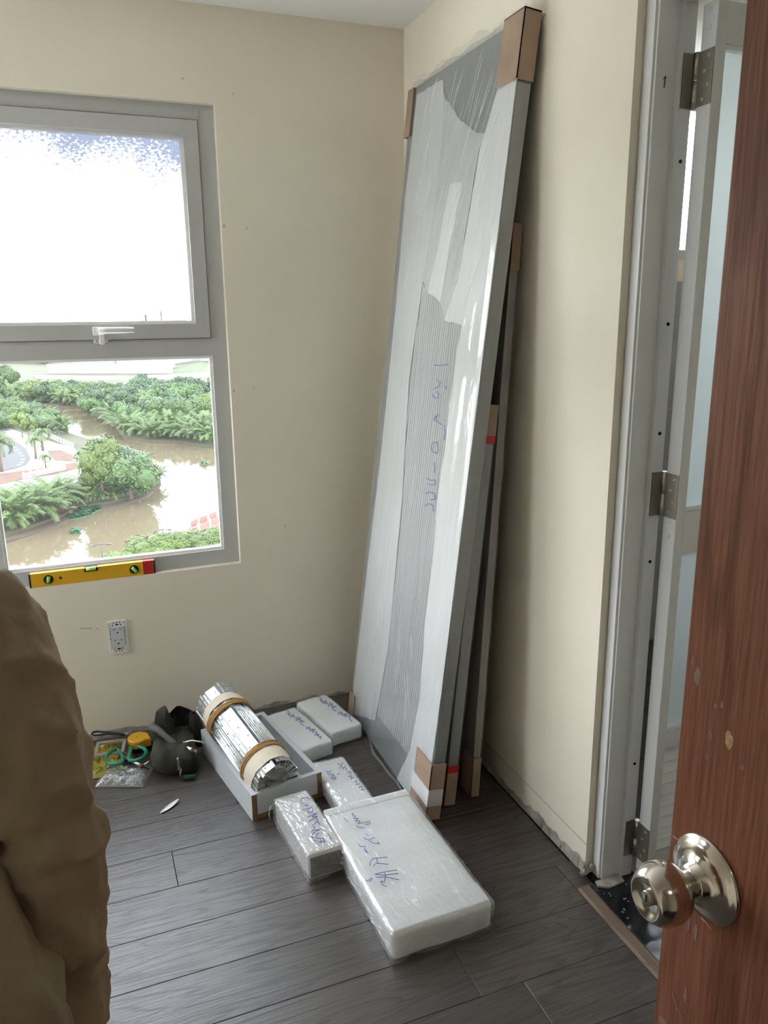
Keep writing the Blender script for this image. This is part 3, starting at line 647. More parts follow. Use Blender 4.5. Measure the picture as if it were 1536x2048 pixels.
for (x, z, l, a, wd) in cre:
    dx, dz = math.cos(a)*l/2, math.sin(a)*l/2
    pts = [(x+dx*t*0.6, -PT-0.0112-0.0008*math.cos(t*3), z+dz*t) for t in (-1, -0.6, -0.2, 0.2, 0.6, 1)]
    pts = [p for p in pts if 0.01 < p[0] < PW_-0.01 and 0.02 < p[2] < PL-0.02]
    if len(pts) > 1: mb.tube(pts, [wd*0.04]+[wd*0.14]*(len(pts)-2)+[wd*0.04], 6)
tag(mb.build('crease_highlight', M_creaseglint, sf), kind='stuff')
hm_ = [fl(738, 1474), fl(752, 1510), fl(766, 1530), fl(780, 1546), fl(795, 1566), fl(812, 1588)]
MB().tube([MPi @ (p+Vector((-0.004-0.006*(i % 2), 0, 0.006))) for i, p in enumerate(hm_)], [0.003, 0.007, 0.005, 0.0065, 0.005, 0.003], 8).build('film_hem', M_film2, pan)
# cardboard corner caps
def cap(x0, x1, z0, z1, m=M_card, t=0.004, name='cardboard_corner', wrap=True, top=False):
    mb = MB(); e = 0.0128
    mb.box(x0, x1, -PT-e, -PT-e+t, z0, z1)
    if wrap: mb.box(x1-t if x1 > PW_/2 else x0, x1 if x1 > PW_/2 else x0+t, -PT-e, -0.001, z0, z1)
    if top: mb.box(x0, x1, -PT-e, -0.001, z1-t, z1)
    return mb.build(name, m, pan)
cap(PW_-0.098, PW_+0.012, PL-0.165, PL+0.012, top=True)
cap(-0.010, 0.040, PL-0.165, PL-0.005, top=True)
cap(PW_-0.11, PW_+0.012, 0.115, 0.205); cap(PW_-0.12, PW_+0.0125, 0.055, 0.115, M_foam, name='foam_corner'); cap(PW_-0.12, PW_+0.012, 0.004, 0.055)
cap(-0.012, 0.05, 0.004, 0.10)
# pen marks, 680,650 crop at 2.0475x
def cr6(s): return [(680+x/2.0475, 650+y/2.0475) for x, y in s]
ink(pan, [cr6(s) for s in ([(385, 165), (412, 166), (441, 161)], [(395, 222), (411, 238), (405, 250), (384, 262)], [(378, 283), (388, 300), (400, 298), (404, 285), (396, 272)], [(428, 250), (438, 256), (434, 266)],
    [(403, 366), (384, 382), (398, 396), (416, 408)], [(384, 392), (398, 372)], [(400, 478), (380, 482), (374, 500), (380, 520), (396, 526), (404, 508), (398, 482)], [(428, 412), (432, 440), (426, 470)],
    [(385, 562), (390, 584), (387, 604)], [(354, 628), (372, 636), (390, 634), (390, 655), (362, 652)], [(350, 690), (368, 684), (388, 690), (392, 712), (370, 716)], [(346, 742), (362, 730), (380, 740), (384, 764)])],
    M_inkp, FP+FN*0.0116, FN, MPi, 0.0010)

t2 = math.atan2(0.13, 1.33)
def board(name, label, xr, yl, wid, lng, thk, th, mb_mat, cards, filmed=True):
    M = lean(xr, yl, th); e = empty(name, M, label, 'board')
    MB().bbox(0, wid, -thk, 0, 0, lng, 0.0015).build('board_core', mb_mat, e)
    mb = MB(); d = 0.0025
    mb.grid(lambda u, v: Vector((wid+d+0.001*noise.noise(Vector((u, v*30, 3))), -thk-d+(thk+2*d)*u, 0.003+(lng)*v)), 4, 60)
    mb.grid(lambda u, v: Vector((wid*u, -thk-d, 0.003+lng*v)), 8, 40)
    if filmed: mb.build('stretch_film', M_filmmilky, e)
    for (z0, z1, m, nm) in cards:
        c = MB(); c.box(wid-0.07, wid+0.006, -thk-0.005, -thk-0.002, z0, z1); c.box(wid+0.003, wid+0.006, -thk-0.005, 0.002, z0, z1); c.build(nm, m, e)
    return e
board('wrapped_board', 'short grey wrapped board with red tape, behind the tall panel pack', -0.214, -0.27, 0.655, 1.36, 0.036, t2, M_board,
      [(0.004, 0.125, M_card, 'cardboard_corner'), (0.125, 0.150, M_red, 'red_tape_band'), (1.27, 1.365, M_card, 'cardboard_corner'), (1.245, 1.27, M_red, 'red_tape_band')])
t3 = math.atan2(0.105, 1.89)
board('wrapped_board', 'thin dark board in pinkish-grey film leaning flat against the wall', -0.115, -0.25, 0.662, 1.885, 0.026, t3, mat('pinkish_grey_board', (0.24, 0.215, 0.195), 0.6, vary=0.15),
      [(0.004, 0.150, M_card, 'cardboard_corner'), (1.755, 1.89, M_card, 'cardboard_corner')])

# ------------------------------------------------------------------ drawer box
MBX = place(-0.790, -0.4845, 0, 0.182)
BW2, BL2, BH, T = 0.130, 0.2525, 0.096, 0.018
bx = empty('drawer_box', MBX, 'open grey drawer box with raw brown edges, holding the rail bundle', 'box')
def sideboard(x0, x1):
    o = MB().box(x0, x1, -BL2, BL2, 0.0, BH).build('side_board', M_boxgrey, bx)
    MB().box(x0+0.0005, x1-0.0005, -BL2-0.0012, -BL2+0.0005, 0.0005, BH-0.001).build('raw_edge', M_mdf, o)
sideboard(-BW2, -BW2+T); sideboard(BW2-T, BW2)
MB().box(-BW2+T, BW2-T, -BL2+0.001, -BL2+T, 0.018, BH).build('end_board', M_boxgrey, bx)
MB().box(-BW2+T, BW2-T, BL2-T, BL2, 0.018, BH).build('end_board', M_boxgrey, bx)
bt = MB().box(-BW2+T, BW2-T, -BL2+0.001, BL2, 0.001, 0.018).build('bottom_board', M_boxgrey, bx)
MB().box(-BW2+T, BW2-T, -BL2-0.001, -BL2+0.002, 0.001, 0.0175).build('raw_edge', M_mdf, bt)
MB().box(-BW2+T-0.0008, -BW2+T, -BL2-0.0013, -BL2+0.001, 0.018, BH-0.001).build('dark_joint', M_gap, bx)

# ------------------------------------------------------------------ bundle of drawer rails
A = fl(452, 1428, 0.186); B = fl(541, 1546, 0.112)
ax = (B-A).normalized(); P0 = A-ax*0.085; P1 = B+ax*0.045; LB = (P1-P0).length
zx = ax; xx = Vector((0, 0, 1)).cross(zx).normalized(); yx = zx.cross(xx)
MBU = Matrix(((xx.x, yx.x, zx.x, P0.x), (xx.y, yx.y, zx.y, P0.y), (xx.z, yx.z, zx.z, P0.z), (0, 0, 0, 1)))
bu = empty('rail_bundle', MBU, 'round bundle of shiny drawer rails bound with tape and rubber bands', 'hardware')
RB = 0.080
def rail_mesh(wd, dp):
    mb = MB(); t = 0.0016   # open channel, back outwards at y = 0
    mb.box(-wd/2, wd/2, -t, 0, 0, LB); mb.box(-wd/2, -wd/2+t, -dp, -t, 0, LB); mb.box(wd/2-t, wd/2, -dp, -t, 0, LB)
    mb.box(-wd/2+t, -wd/2+0.005, -dp, -dp+t, 0, LB); mb.box(wd/2-0.005, wd/2-t, -dp, -dp+t, 0, LB)
    mb.box(-wd*0.28, wd*0.28, -dp*0.7, -dp*0.7+t, 0.01, LB-0.01)
    mb.tube([(-wd/2+0.002, 0.0008, 0.002), (-wd/2+0.002, 0.0008, LB-0.002)], 0.0012, 5); mb.tube([(wd/2-0.002, 0.0008, 0.002), (wd/2-0.002, 0.0008, LB-0.002)], 0.0012, 5)
    return mb.mesh('drawer_rail', M_galv)
def hole_mesh(wd, sp, seed):
    random.seed(seed); mb = MB(); z = 0.03
    while z < LB-0.02:
        for k in range(random.choice((1, 1, 2))):
            mb.lathe([(0.0026, 0), (0.0026, 0.0006), (0, 0.0006)], Matrix.Translation((random.choice((-0.25, 0, 0.25))*wd, 0.0, z+0.009*k)) @ Matrix.Rotation(-PI/2, 4, 'X'), 8)
        z += sp*random.uniform(0.7, 1.4)
    return mb.mesh('rail_holes', M_dark)
rw_, rn = rail_mesh(0.042, 0.012), rail_mesh(0.0125, 0.030)
hw, hn = hole_mesh(0.042, 0.05, 1), [hole_mesh(0.012, 0.045, s) for s in (2, 3, 4)]
ang = PI/2+0.15; i = 0; placed = []
random.seed(14)
while ang < PI/2+0.15+2*PI-0.2:
    wide = i in (0, 9, 16); half = math.atan2(0.023 if wide else 0.0072, RB)
    ang += half; placed.append((ang, wide)); ang += half; i += 1
for k, (q, wide) in enumerate(placed):
    jr = random.uniform(-0.003, 0.002); jz = random.uniform(-0.010, 0.012)
    Ml = Matrix.Rotation(q-PI/2, 4, 'Z') @ Matrix.Translation((0, RB+jr, jz))
    o = bpy.data.objects.new('drawer_rail', rw_ if wide else rn); COL.objects.link(o); o.parent = bu; o.matrix_parent_inverse = Matrix.Identity(4); o.matrix_basis = Ml
    h = bpy.data.objects.new('rail_hole', hw if wide else hn[k % 3]); COL.objects.link(h); h.parent = o; h['kind'] = 'stuff'
def band(name, z0, z1, r, m, wob=0.002, seed=1):
    def g(u, v):
        q = 2*PI*u; rr = r+wob*noise.noise(Vector((math.cos(q)*3, math.sin(q)*3, v*3+seed)))
        return Vector((rr*math.cos(q), rr*math.sin(q), z0+(z1-z0)*v+0.004*noise.noise(Vector((math.cos(q)*2, math.sin(q)*2, seed)))))
    return MB().grid(g, 64, 4).build(name, m, bu)
zA, zB = 0.085, LB-0.045
band('masking_tape', zA-0.020, zA+0.018, RB+0.0035, M_tape, 0.002, 1)
band('masking_tape', zB-0.042, zB+0.020, RB+0.0035, M_tape, 0.002, 2)
random.seed(15)
def rbands(z0, z1, n):
    for k in range(n):
        zc = random.uniform(z0, z1); tl = random.uniform(-0.012, 0.012); ph = random.uniform(0, 6)
        MB().tube([(( RB+0.0065)*math.cos(q), (RB+0.0065)*math.sin(q), zc+tl*math.sin(q+ph)) for q in [2*PI*j/40 for j in range(41)]], (0.0026 if k % 2 else 0.0018), 6, cap=False).build('rubber_band', M_rubber, bu)
rbands(zA+0.022, zA+0.048, 9); rbands(zB-0.058, zB-0.044, 7)
# crumpled clear bag over the near end
def endbag(u, v):
    q = 2*PI*u; r = (RB-0.004)*(1-v)
    z = LB+0.012*math.sin(v*PI/2)+0.012*noise.noise(Vector((math.cos(q)*r*60, math.sin(q)*r*60, 2)))+0.006*noise.noise(Vector((math.cos(q)*r*140, math.sin(q)*r*140, 5)))
    return Vector((r*math.cos(q), r*math.sin(q), z))
MB().grid(endbag, 48, 12).build('clear_plastic', film('clear_bag', 0.35, 0.10, scale=(60, 60, 60), bump=1.0), bu)
MB().lathe([(RB-0.012, LB-0.03), (RB-0.02, LB-0.028), (0, LB-0.028)], Matrix.Identity(4), 32).build('rail_core', M_darkboard, bu)

# ------------------------------------------------------------------ wrapped packages on the floor
def package(label, x, y, w_, l_, h_, rz, r=0.010, filmm=None, lump=0.0025, fs=(60, 6, 30), seed=0, body=None, extra=None, foff=0.0030, crk=1.0):
    M = place(x, y, 0, rz); e = empty('foam_wrapped_package', M, label, 'package', None)
    def soft(p, n): return lump*noise.noise(Vector((p.x*14+seed, p.y*9, p.z*14)))+lump*0.4*noise.noise(Vector((p.x*60, p.y*12+seed, p.z*50)))
    rbox(w_, l_, h_, r, 18, soft).build('foam_sleeve', body or M_foam, e)
    if filmm:
        def wr(p, n):
            rd = 0.0
            for k, (f, am) in enumerate(((1.0, 0.0030), (2.1, 0.0018))):
                q = noise.noise(Vector((p.x*fs[0]*f+0.35*p.y*fs[0]*f+seed, p.y*fs[1]*f+k*7, p.z*fs[2]*f)))
                rd += am*max(0.0, 1-abs(q)*3.2)**3
            rd *= crk*(0.45+0.9*max(0.0, noise.noise(Vector((p.x*9+seed, p.y*7, 3)))+0.35))
            d = foff+rd+lump*noise.noise(Vector((p.x*14+seed, p.y*9, p.z*14)))
            if extra: d += extra(p, n)
            return d
        rbox(w_, l_, h_, r, 84 if crk > 0.3 else 30, wr).build('plastic_wrap', filmm, e)
    return e, M
M_fA = film('long_crease_film', 0.30, 0.10, scale=(95, 9, 60), bump=0.5, rough=0.07)
M_fB = film('fine_crinkle_film', 0.30, 0.10, scale=(60, 40, 60), bump=0.5, rough=0.08)
M_fC = film('smooth_foam_film', 0.05, 0.16, scale=(30, 8, 30), bump=0.3, rough=0.3)
def bulge(p, n):
    return max(0.0, -n.y)*0.010*max(0, noise.noise(Vector((p.x*18, p.z*18, 4)))+0.45) + max(0, -n.x)*0.003
tvp, tvM = package('big flat white foam package with blue writing, lying apart in the foreground floor', -0.518, -1.187, 0.295, 0.565, 0.086, 0.028, 0.011, M_fA, 0.003, (42, 6, 30), 1, extra=lambda p, n: bulge(p, n)+max(0, n.x)*0.004)
MB().bbox(-0.1440, 0.1440, -0.276, -0.200, 0.076, 0.0880, 0.005, None, 4).build('foam_fold', M_foam, tvp)
MB().bbox(-0.1455, 0.1455, 0.250, 0.283, 0.078, 0.0885, 0.004).build('foam_fold', M_foam, tvp)
gpp, gpM = package('narrow shiny-wrapped package with blue writing, beside the drawer box corner', -0.733, -0.940, 0.110, 0.312, 0.088, 0.085, 0.005, M_fB, 0.001, (60, 30, 60), 2,
    body=mat('white_pink_board', (0.74, 0.72, 0.71), 0.5, vary=0.04), extra=lambda p, n: bulge(p, n)*1.6)
MB().bbox(-0.050, 0.050, -0.1565, -0.155, 0.006, 0.074, 0.0005).build('open_end', mat('grey_beige_end', (0.20, 0.185, 0.16), 0.8, vary=0.3, vscale=20), gpp)
th = Matrix(((1, 0, 0, 0), (0, 1, 0, 0), (0, 0, 1, 0), (0, 0, 0, 1)))
MB().tube([(-0.058, 0.120, 0.075), (-0.068, 0.125, 0.088), (-0.083, 0.118, 0.090), (-0.092, 0.105, 0.074), (-0.094, 0.098, 0.056)], [0.003, 0.002, 0.0018, 0.0018, 0.001], 6).build('film_tail', M_filmmilky, gpp)
pca, pcM = package('crinkled white package behind the big flat one, with two lines of blue writing', -0.552, -0.735, 0.122, 0.292, 0.064, 0.045, 0.013, M_fB, 0.003, (50, 30, 40), 3)
paa, paM = package('smooth white foam package beside the drawer box, end nearest the box', -0.598, -0.330, 0.134, 0.318, 0.064, 0.215, 0.011, M_fC, 0.003, (30, 6, 20), 4, crk=0.2)
pba, pbM = package('smooth white foam package tucked against the tall wrapped panel', -0.4535, -0.260, 0.138, 0.305, 0.064, 0.205, 0.011, M_fC, 0.003, (30, 6, 20), 5, crk=0.2)
def streaks(e, w_, l_, z, n, lmin, lmax, slant, seed):  # film creases drawn white, standing in for their highlights
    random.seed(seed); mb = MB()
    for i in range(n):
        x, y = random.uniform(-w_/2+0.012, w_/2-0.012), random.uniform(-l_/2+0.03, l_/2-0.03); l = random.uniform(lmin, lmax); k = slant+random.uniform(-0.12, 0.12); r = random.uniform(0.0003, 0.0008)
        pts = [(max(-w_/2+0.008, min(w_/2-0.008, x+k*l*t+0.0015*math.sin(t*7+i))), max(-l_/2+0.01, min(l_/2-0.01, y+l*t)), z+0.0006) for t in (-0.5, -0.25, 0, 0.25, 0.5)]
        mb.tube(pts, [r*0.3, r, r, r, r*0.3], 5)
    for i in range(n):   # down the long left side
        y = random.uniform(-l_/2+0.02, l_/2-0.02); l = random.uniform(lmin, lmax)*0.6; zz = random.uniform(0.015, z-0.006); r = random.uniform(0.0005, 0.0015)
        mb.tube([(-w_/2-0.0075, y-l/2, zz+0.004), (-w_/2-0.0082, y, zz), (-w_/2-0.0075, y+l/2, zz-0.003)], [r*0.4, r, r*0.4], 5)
    return tag(mb.build('crease_highlight', M_creaseglint, e), kind='stuff')
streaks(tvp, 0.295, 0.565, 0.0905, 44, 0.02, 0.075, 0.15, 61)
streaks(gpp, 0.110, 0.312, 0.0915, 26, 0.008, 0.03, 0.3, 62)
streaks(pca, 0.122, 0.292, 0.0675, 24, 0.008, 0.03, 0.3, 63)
def cs(s, ox, oy, k): return [(ox+x/k, oy+y/k) for x, y in s]
TV = [[(205, 325), (222, 342), (241, 362)], [(268, 292), (288, 285), (277, 306), (308, 308), (288, 330), (328, 328), (300, 352), (345, 350), (322, 374), (392, 364), (424, 350), (428, 372), (388, 384)], [(310, 386), (322, 404), (350, 411), (378, 407)],
      [(388, 458), (412, 478)], [(370, 498), (415, 514), (466, 492)], [(415, 514), (452, 540), (508, 546), (492, 530)], [(330, 548), (350, 572), (388, 566), (380, 598), (412, 628), (386, 592)],
      [(425, 735), (430, 696), (452, 670), (512, 664), (576, 661)], [(482, 666), (490, 700), (497, 716)], [(456, 737), (476, 712), (530, 716), (582, 721)], [(470, 806), (530, 790), (656, 769)], [(470, 806), (540, 813), (668, 799)], [(550, 789), (562, 830)],
      [(480, 832), (560, 828), (676, 853)], [(560, 828), (546, 870), (515, 866), (540, 900), (566, 911)], [(390, 856), (411, 862), (430, 840), (446, 846), (421, 870)]]
ink(tvp, [cs(s, 640, 1560, 4.267) for s in TV], M_ink, (0, 0, 0.0935), (0, 0, 1), tvM.inverted(), 0.0009)
GPt = [[(367, 748), (340, 737), (311, 745), (304, 765), (330, 785), (347, 791), (341, 774)], [(317, 812), (345, 806), (373, 800), (381, 818), (372, 830), (353, 829), (346, 806)], [(346, 858), (402, 832), (374, 856), (408, 852), (354, 882)],
       [(375, 902), (412, 884)], [(402, 864), (420, 902)], [(379, 912), (396, 926)], [(366, 940), (422, 930), (378, 956), (370, 982), (392, 978), (412, 950)], [(398, 984), (440, 984), (452, 1004), (428, 1008), (424, 986)], [(386, 994), (430, 1012)], [(468, 958), (491, 991)], [(428, 925), (440, 940)]]
ink(gpp, [cs(s, 500, 1350, 3.0118) for s in GPt], M_ink, (0, 0, 0.0935), (0, 0, 1), gpM.inverted(), 0.0010)
At = [[(425, 300), (464, 318), (470, 344), (441, 330)], [(445, 340), (468, 366), (490, 350)], [(480, 388), (512, 346), (532, 394)], [(492, 372), (524, 374)], [(544, 428), (562, 374), (574, 412), (592, 384), (588, 450)], [(590, 420), (642, 432)], [(614, 428), (604, 472)], [(620, 470), (637, 480)],
      [(660, 522), (672, 490), (690, 522), (702, 494), (714, 540), (736, 520), (745, 562), (756, 520)], [(736, 522), (772, 532)], [(768, 594), (790, 550), (792, 602), (812, 578), (816, 622), (842, 602), (830, 642)]]
ink(paa, [cs(s, 500, 1370, 5.908) for s in At], M_ink, (0, 0, 0.0692), (0, 0, 1), paM.inverted(), 0.0011)
ink(pba, [cs([(x+382, y-160+(x-425)*-0.06) for x, y in s], 500, 1370, 5.908) for s in At[:-1]]+[cs([(1150, 370), (1185, 360), (1175, 400), (1205, 430)], 500, 1370, 5.908)], M_ink, (0, 0, 0.0692), (0, 0, 1), pbM.inverted(), 0.0011)
Ct = [[(902, 1022), (930, 1034), (962, 1010)], [(915, 1050), (932, 1030)], [(925, 1062), (985, 1050), (995, 1075), (955, 1078)], [(950, 1100), (1012, 1088), (1018, 1110), (965, 1112)], [(1030, 1060), (1060, 1045)],
      [(1035, 930), (1070, 945), (1100, 920)], [(1050, 985), (1085, 950), (1095, 990), (1125, 962), (1140, 1005)], [(1150, 1040), (1185, 1020), (1190, 1060)], [(1160, 1085), (1200, 1072), (1195, 1110), (1230, 1095)], [(1225, 1150), (1262, 1130), (1258, 1180), (1300, 1165)], [(1280, 1215), (1325, 1195), (1318, 1245), (1355, 1232)]]
ink(pca, [cs(s, 500, 1370, 5.908) for s in Ct], M_ink, (0, 0, 0.0692), (0, 0, 1), pcM.inverted(), 0.0010)

# ------------------------------------------------------------------ wall socket
s0, s1 = bw(236, 1273), None
so = empty('wall_socket', (-1.2225, 0.0, 0.42), 'white double wall socket without its cover plate, under the window', 'socket')
def rplate(w_, h_, r, d0, d1):
    poly = []
    for cx, cz, q0 in ((w_/2-r, h_/2-r, 0), (-w_/2+r, h_/2-r, 90), (-w_/2+r, -h_/2+r, 180), (w_/2-r, -h_/2+r, 270)):
        for k in range(6): q = math.radians(q0+18*k); poly.append((cx+r*math.cos(q), cz+r*math.sin(q)))
    return MB().prism(poly, d0, d1, Matrix(((1, 0, 0, 0), (0, 0, -1, 0), (0, 1, 0, 0), (0, 0, 0, 1))))
rplate(0.072, 0.134, 0.008, 0.0, 0.007).build('mounting_plate', M_whiteplastic, so)
rplate(0.046, 0.088, 0.003, 0.007, 0.010).build('socket_insert', mat('grey_white_insert', (0.62, 0.63, 0.64), 0.45), so)
random.seed(31); mb = MB()
def slot(x, z, w_, h_, y=-0.0072): mb.box(x-w_/2, x+w_/2, y-0.0004, y, z-h_/2, z+h_/2)
for x in (-0.012, 0.0, 0.011): slot(x, 0.060, 0.005, 0.004); slot(x*0.9, -0.058, 0.005, 0.0035)
for x in (-0.016, 0.014): slot(x, 0.050, 0.004, 0.005); slot(x, -0.049, 0.004, 0.005)
slot(0, 0.0515, 0.012, 0.005); slot(0, -0.0495, 0.013, 0.005); slot(0.028, 0.058, 0.003, 0.004); slot(-0.027, 0.052, 0.002, 0.003); slot(0.028, -0.056, 0.002, 0.003); slot(-0.016, -0.060, 0.002, 0.004)
for k in range(16):
    slot(-0.0265+random.uniform(-0.001, 0.001), -0.046+k*0.006, random.choice((0.0015, 0.003)), 0.005); 
    if k % 2: slot(0.0265, -0.036+k*0.0048, 0.0022, 0.004)
slot(0.0, 0.020, 0.006, 0.0055, -0.0102); slot(0.0, -0.026, 0.006, 0.0055, -0.0102)
tag(mb.build('slots', M_dark, so), kind='stuff')
mb = MB()
for z in (0.033, -0.012):
    for x in (-0.012, 0.012): mb.box(x-0.005, x+0.005, -0.0104, -0.0100, z-0.003, z+0.004)
tag(mb.build('pin_shutters', mat('grey_shutter', (0.38, 0.38, 0.38), 0.6), so), kind='stuff')

# ------------------------------------------------------------------ spirit level on the sill
lx0, lx1, ly0, ly1, lz0, lz1 = -1.512, -1.060, 0.001, 0.025, 0.6585, 0.712
lv = empty('spirit_level', (-1.286, 0.013, 0.6585), 'yellow spirit level with a red end standing on the window sill', 'spirit level')
def lp(name, mb, m, parent=None):
    o = mb.build(name, m, parent or lv); 
    if parent is None: o.matrix_parent_inverse = Matrix.Translation((1.286, -0.013, -0.6585))
    return o
lp('level_body', MB().bbox(lx0+0.006, lx1-0.006, ly0, ly1, lz0, lz1, 0.0012), M_yellow)
lp('red_end', MB().bbox(lx1-0.046, lx1-0.007, ly0-0.0005, ly1+0.0005, lz0-0.0001, lz1+0.0004, 0.0012), M_red)
for x in (lx0, lx1-0.006): lp('end_cap', MB().bbox(x, x+0.006, ly0-0.0005, ly1+0.0005, lz0-0.0002, lz1+0.0005, 0.001), M_black)
RX = Matrix.Rotation(PI/2, 4, 'X')
for px_, py_, tilt in ((97, 1161, 8), (268, 1137, -35)):
    c = bw(px_, py_); Mx = Matrix.Translation((c.x, ly0, (lz0+lz1)/2-0.001)) @ RX
    ringp = lp('vial_housing', MB().lathe([(0.0175, -0.001), (0.0175, 0.0012), (0.015, 0.0016), (0.013, 0.0004), (0, 0.0003)], Mx, 28), M_black)
    lp('vial', MB().tube([Mx @ Vector((math.sin(math.radians(tilt))*-0.0125, math.cos(math.radians(tilt))*-0.0125, 0.0015)), Mx @ Vector((math.sin(math.radians(tilt))*0.0125, math.cos(math.radians(tilt))*0.0125, 0.0015))], 0.0062, 12), M_vial)
c = bw(182, 1139)
lp('vial_housing', MB().bbox(c.x-0.027, c.x+0.027, ly0-0.001, ly1+0.001, lz1-0.018, lz1+0.0006, 0.006, None, 3), M_black)
lp('vial', MB().tube([(c.x-0.0175, ly0+0.0015, lz1-0.0055), (c.x+0.0175, ly0+0.0015, lz1-0.0055)], 0.0072, 12), M_vial)
c = bw(121, 1156); Mx = Matrix.Translation((c.x, ly0, (lz0+lz1)/2)) @ RX
lp('hang_hole', MB().lathe([(0.0055, 0), (0.0055, 0.0006), (0.004, 0.0008), (0.003, 0.0002), (0, 0.0002)], Mx, 18), mat('dark_eyelet', (0.06, 0.025, 0.01), 0.5))

# ------------------------------------------------------------------ tools on the floor at the wall
def blob(sx, sy, sz, amp, s, seed, flat=True, sub=4):
    bm = bmesh.new(); bmesh.ops.create_icosphere(bm, subdivisions=sub, radius=1.0)
    for v in bm.verts:
        d = 1+amp*noise.noise(v.co*s+Vector((seed, 0, 0)))+amp*0.6*abs(noise.noise(v.co*s*2.3+Vector((0, seed, 0))))
        v.co = Vector((v.co.x*sx*d, v.co.y*sy*d, v.co.z*sz*d))
        if flat: v.co.z = max(0.0008, v.co.z+sz*0.85)
    return MB().frombm(bm, None, True)
M_ybag = mat('yellow_plastic_bag', (0.36, 0.29, 0.025), 0.35, vary=0.45, vscale=18, coat=0.3)
yb = empty('plastic_bag', place(-1.335, -0.185, 0, 0.2), 'crumpled yellow plastic bag lying against the wall', 'bag')
def crumple(u, v):
    x, y = (u-0.5)*0.20, (v-0.5)*0.22
    h = 0.018+0.022*noise.noise(Vector((x*22, y*22, 1)))+0.014*abs(noise.noise(Vector((x*55, y*55, 3))))
    e = min(u, 1-u, v, 1-v)*6
    return Vector((x+0.012*noise.noise(Vector((y*30, 2, 0))), y+0.012*noise.noise(Vector((x*30, 5, 0))), max(0.001, h*min(1, e+0.15))))
MB().grid(crumple, 44, 44, False).build('bag_sheet', M_ybag, yb)
tr = empty('plastic_tray', place(-1.292, -0.170, 0.040, -0.15), 'small clear-grey plastic tray lying on the yellow bag', 'tray')
mb = MB(); t_ = 0.008
mb.bbox(-0.055, 0.055, -0.050, -0.036, 0, t_, 0.002); mb.bbox(-0.055, 0.055, 0.036, 0.050, 0, t_, 0.002); mb.bbox(-0.055, -0.042, -0.036, 0.036, 0, t_, 0.002); mb.bbox(0.042, 0.055, -0.036, 0.036, 0, t_, 0.002)
mb.build('tray_rim', mat('milky_plastic', (0.42, 0.40, 0.35), 0.3, trans=0.3), tr)
st = empty('wrist_strap', (0, 0, 0), 'black looped wrist strap lying on the plastic tray by the wall', 'strap')
def sp(x, y, z): return fl(x, y, z)
mb = MB(); lo = [sp(250, 1469, 0.060), sp(232, 1466, 0.062), sp(212, 1464, 0.062), sp(196, 1463, 0.061), sp(187, 1464, 0.059), sp(183, 1468, 0.057), sp(188, 1471, 0.056), sp(200, 1470, 0.058), sp(218, 1468, 0.059), sp(236, 1469, 0.060), sp(250, 1470, 0.060)]
mb.tube(lo, [(0.0022, 0.0045)]*len(lo), 8).build('loop', M_black, st)
c = sp(252, 1468, 0.060); MB().tube([c+Vector((-0.008, 0, 0)), c+Vector((0.008, 0, 0))], 0.0045, 12).build('metal_ferrule', M_steel, st)
ls = empty('leather_sheath', place(-1.240, -0.215, 0, 0.1), 'dark brown leather piece beside the yellow tape measure', 'sheath')
MB().bbox(-0.022, 0.022, -0.06, 0.05, 0.028, 0.040, 0.004).build('leather', mat('dark_brown_leather', (0.055, 0.025, 0.016), 0.55, vary=0.2), ls)
MB().tube([(-0.012, -0.05, 0.0405), (0.01, -0.03, 0.0412), (-0.01, 0.0, 0.0405)], 0.0012, 5).build('stitching', M_tape, ls)
blob(0.03, 0.055, 0.014, 0.2, 2, 9).build('leather_fold', mat('brown_leather_under', (0.04, 0.02, 0.013), 0.6), ls)
# tape measure
tm = empty('tape_measure', place(-1.188, -0.140, 0, 0.15), 'round yellow tape measure lying beside the tool pouch', 'tape measure')
def dsh(r, f):   # round body with one straight nose toward +x
    p = [(r*math.cos(q), r*math.sin(q)) for q in [math.radians(60+10*k) for k in range(25)]]
    return p+[(f, -r*0.90), (f, r*0.30)]
def layer(r, f, z0, z1, inset):
    mb = MB(); p = dsh(r, f); q = [(x*(1-inset), y*(1-inset)) for x, y in p]; n = len(p)
    vs_ = [(x, y, z0) for x, y in p]+[(x, y, z1-0.004) for x, y in p]+[(x, y, z1) for x, y in q]
    fs = [tuple(range(n))]+[(i, (i+1) % n, n+(i+1) % n, n+i) for i in range(n)]+[(n+i, n+(i+1) % n, 2*n+(i+1) % n, 2*n+i) for i in range(n)]+[tuple(range(2*n, 3*n))]
    return mb.add(vs_, fs)
layer(0.040, 0.040, 0.020, 0.052, 0.08).build('case', M_yellow, tm)
layer(0.036, 0.036, 0.0006, 0.0225, 0.02).build('case_back', M_black, tm)
MB().bbox(0.030, 0.052, -0.030, 0.000, 0.0008, 0.034, 0.004).build('blade_mouth', M_black, tm)
MB().lathe([(0.004, 0.052), (0.004, 0.0532), (0, 0.0532)], Matrix.Translation((-0.006, 0, 0)), 12).build('screw', M_hinge, tm)
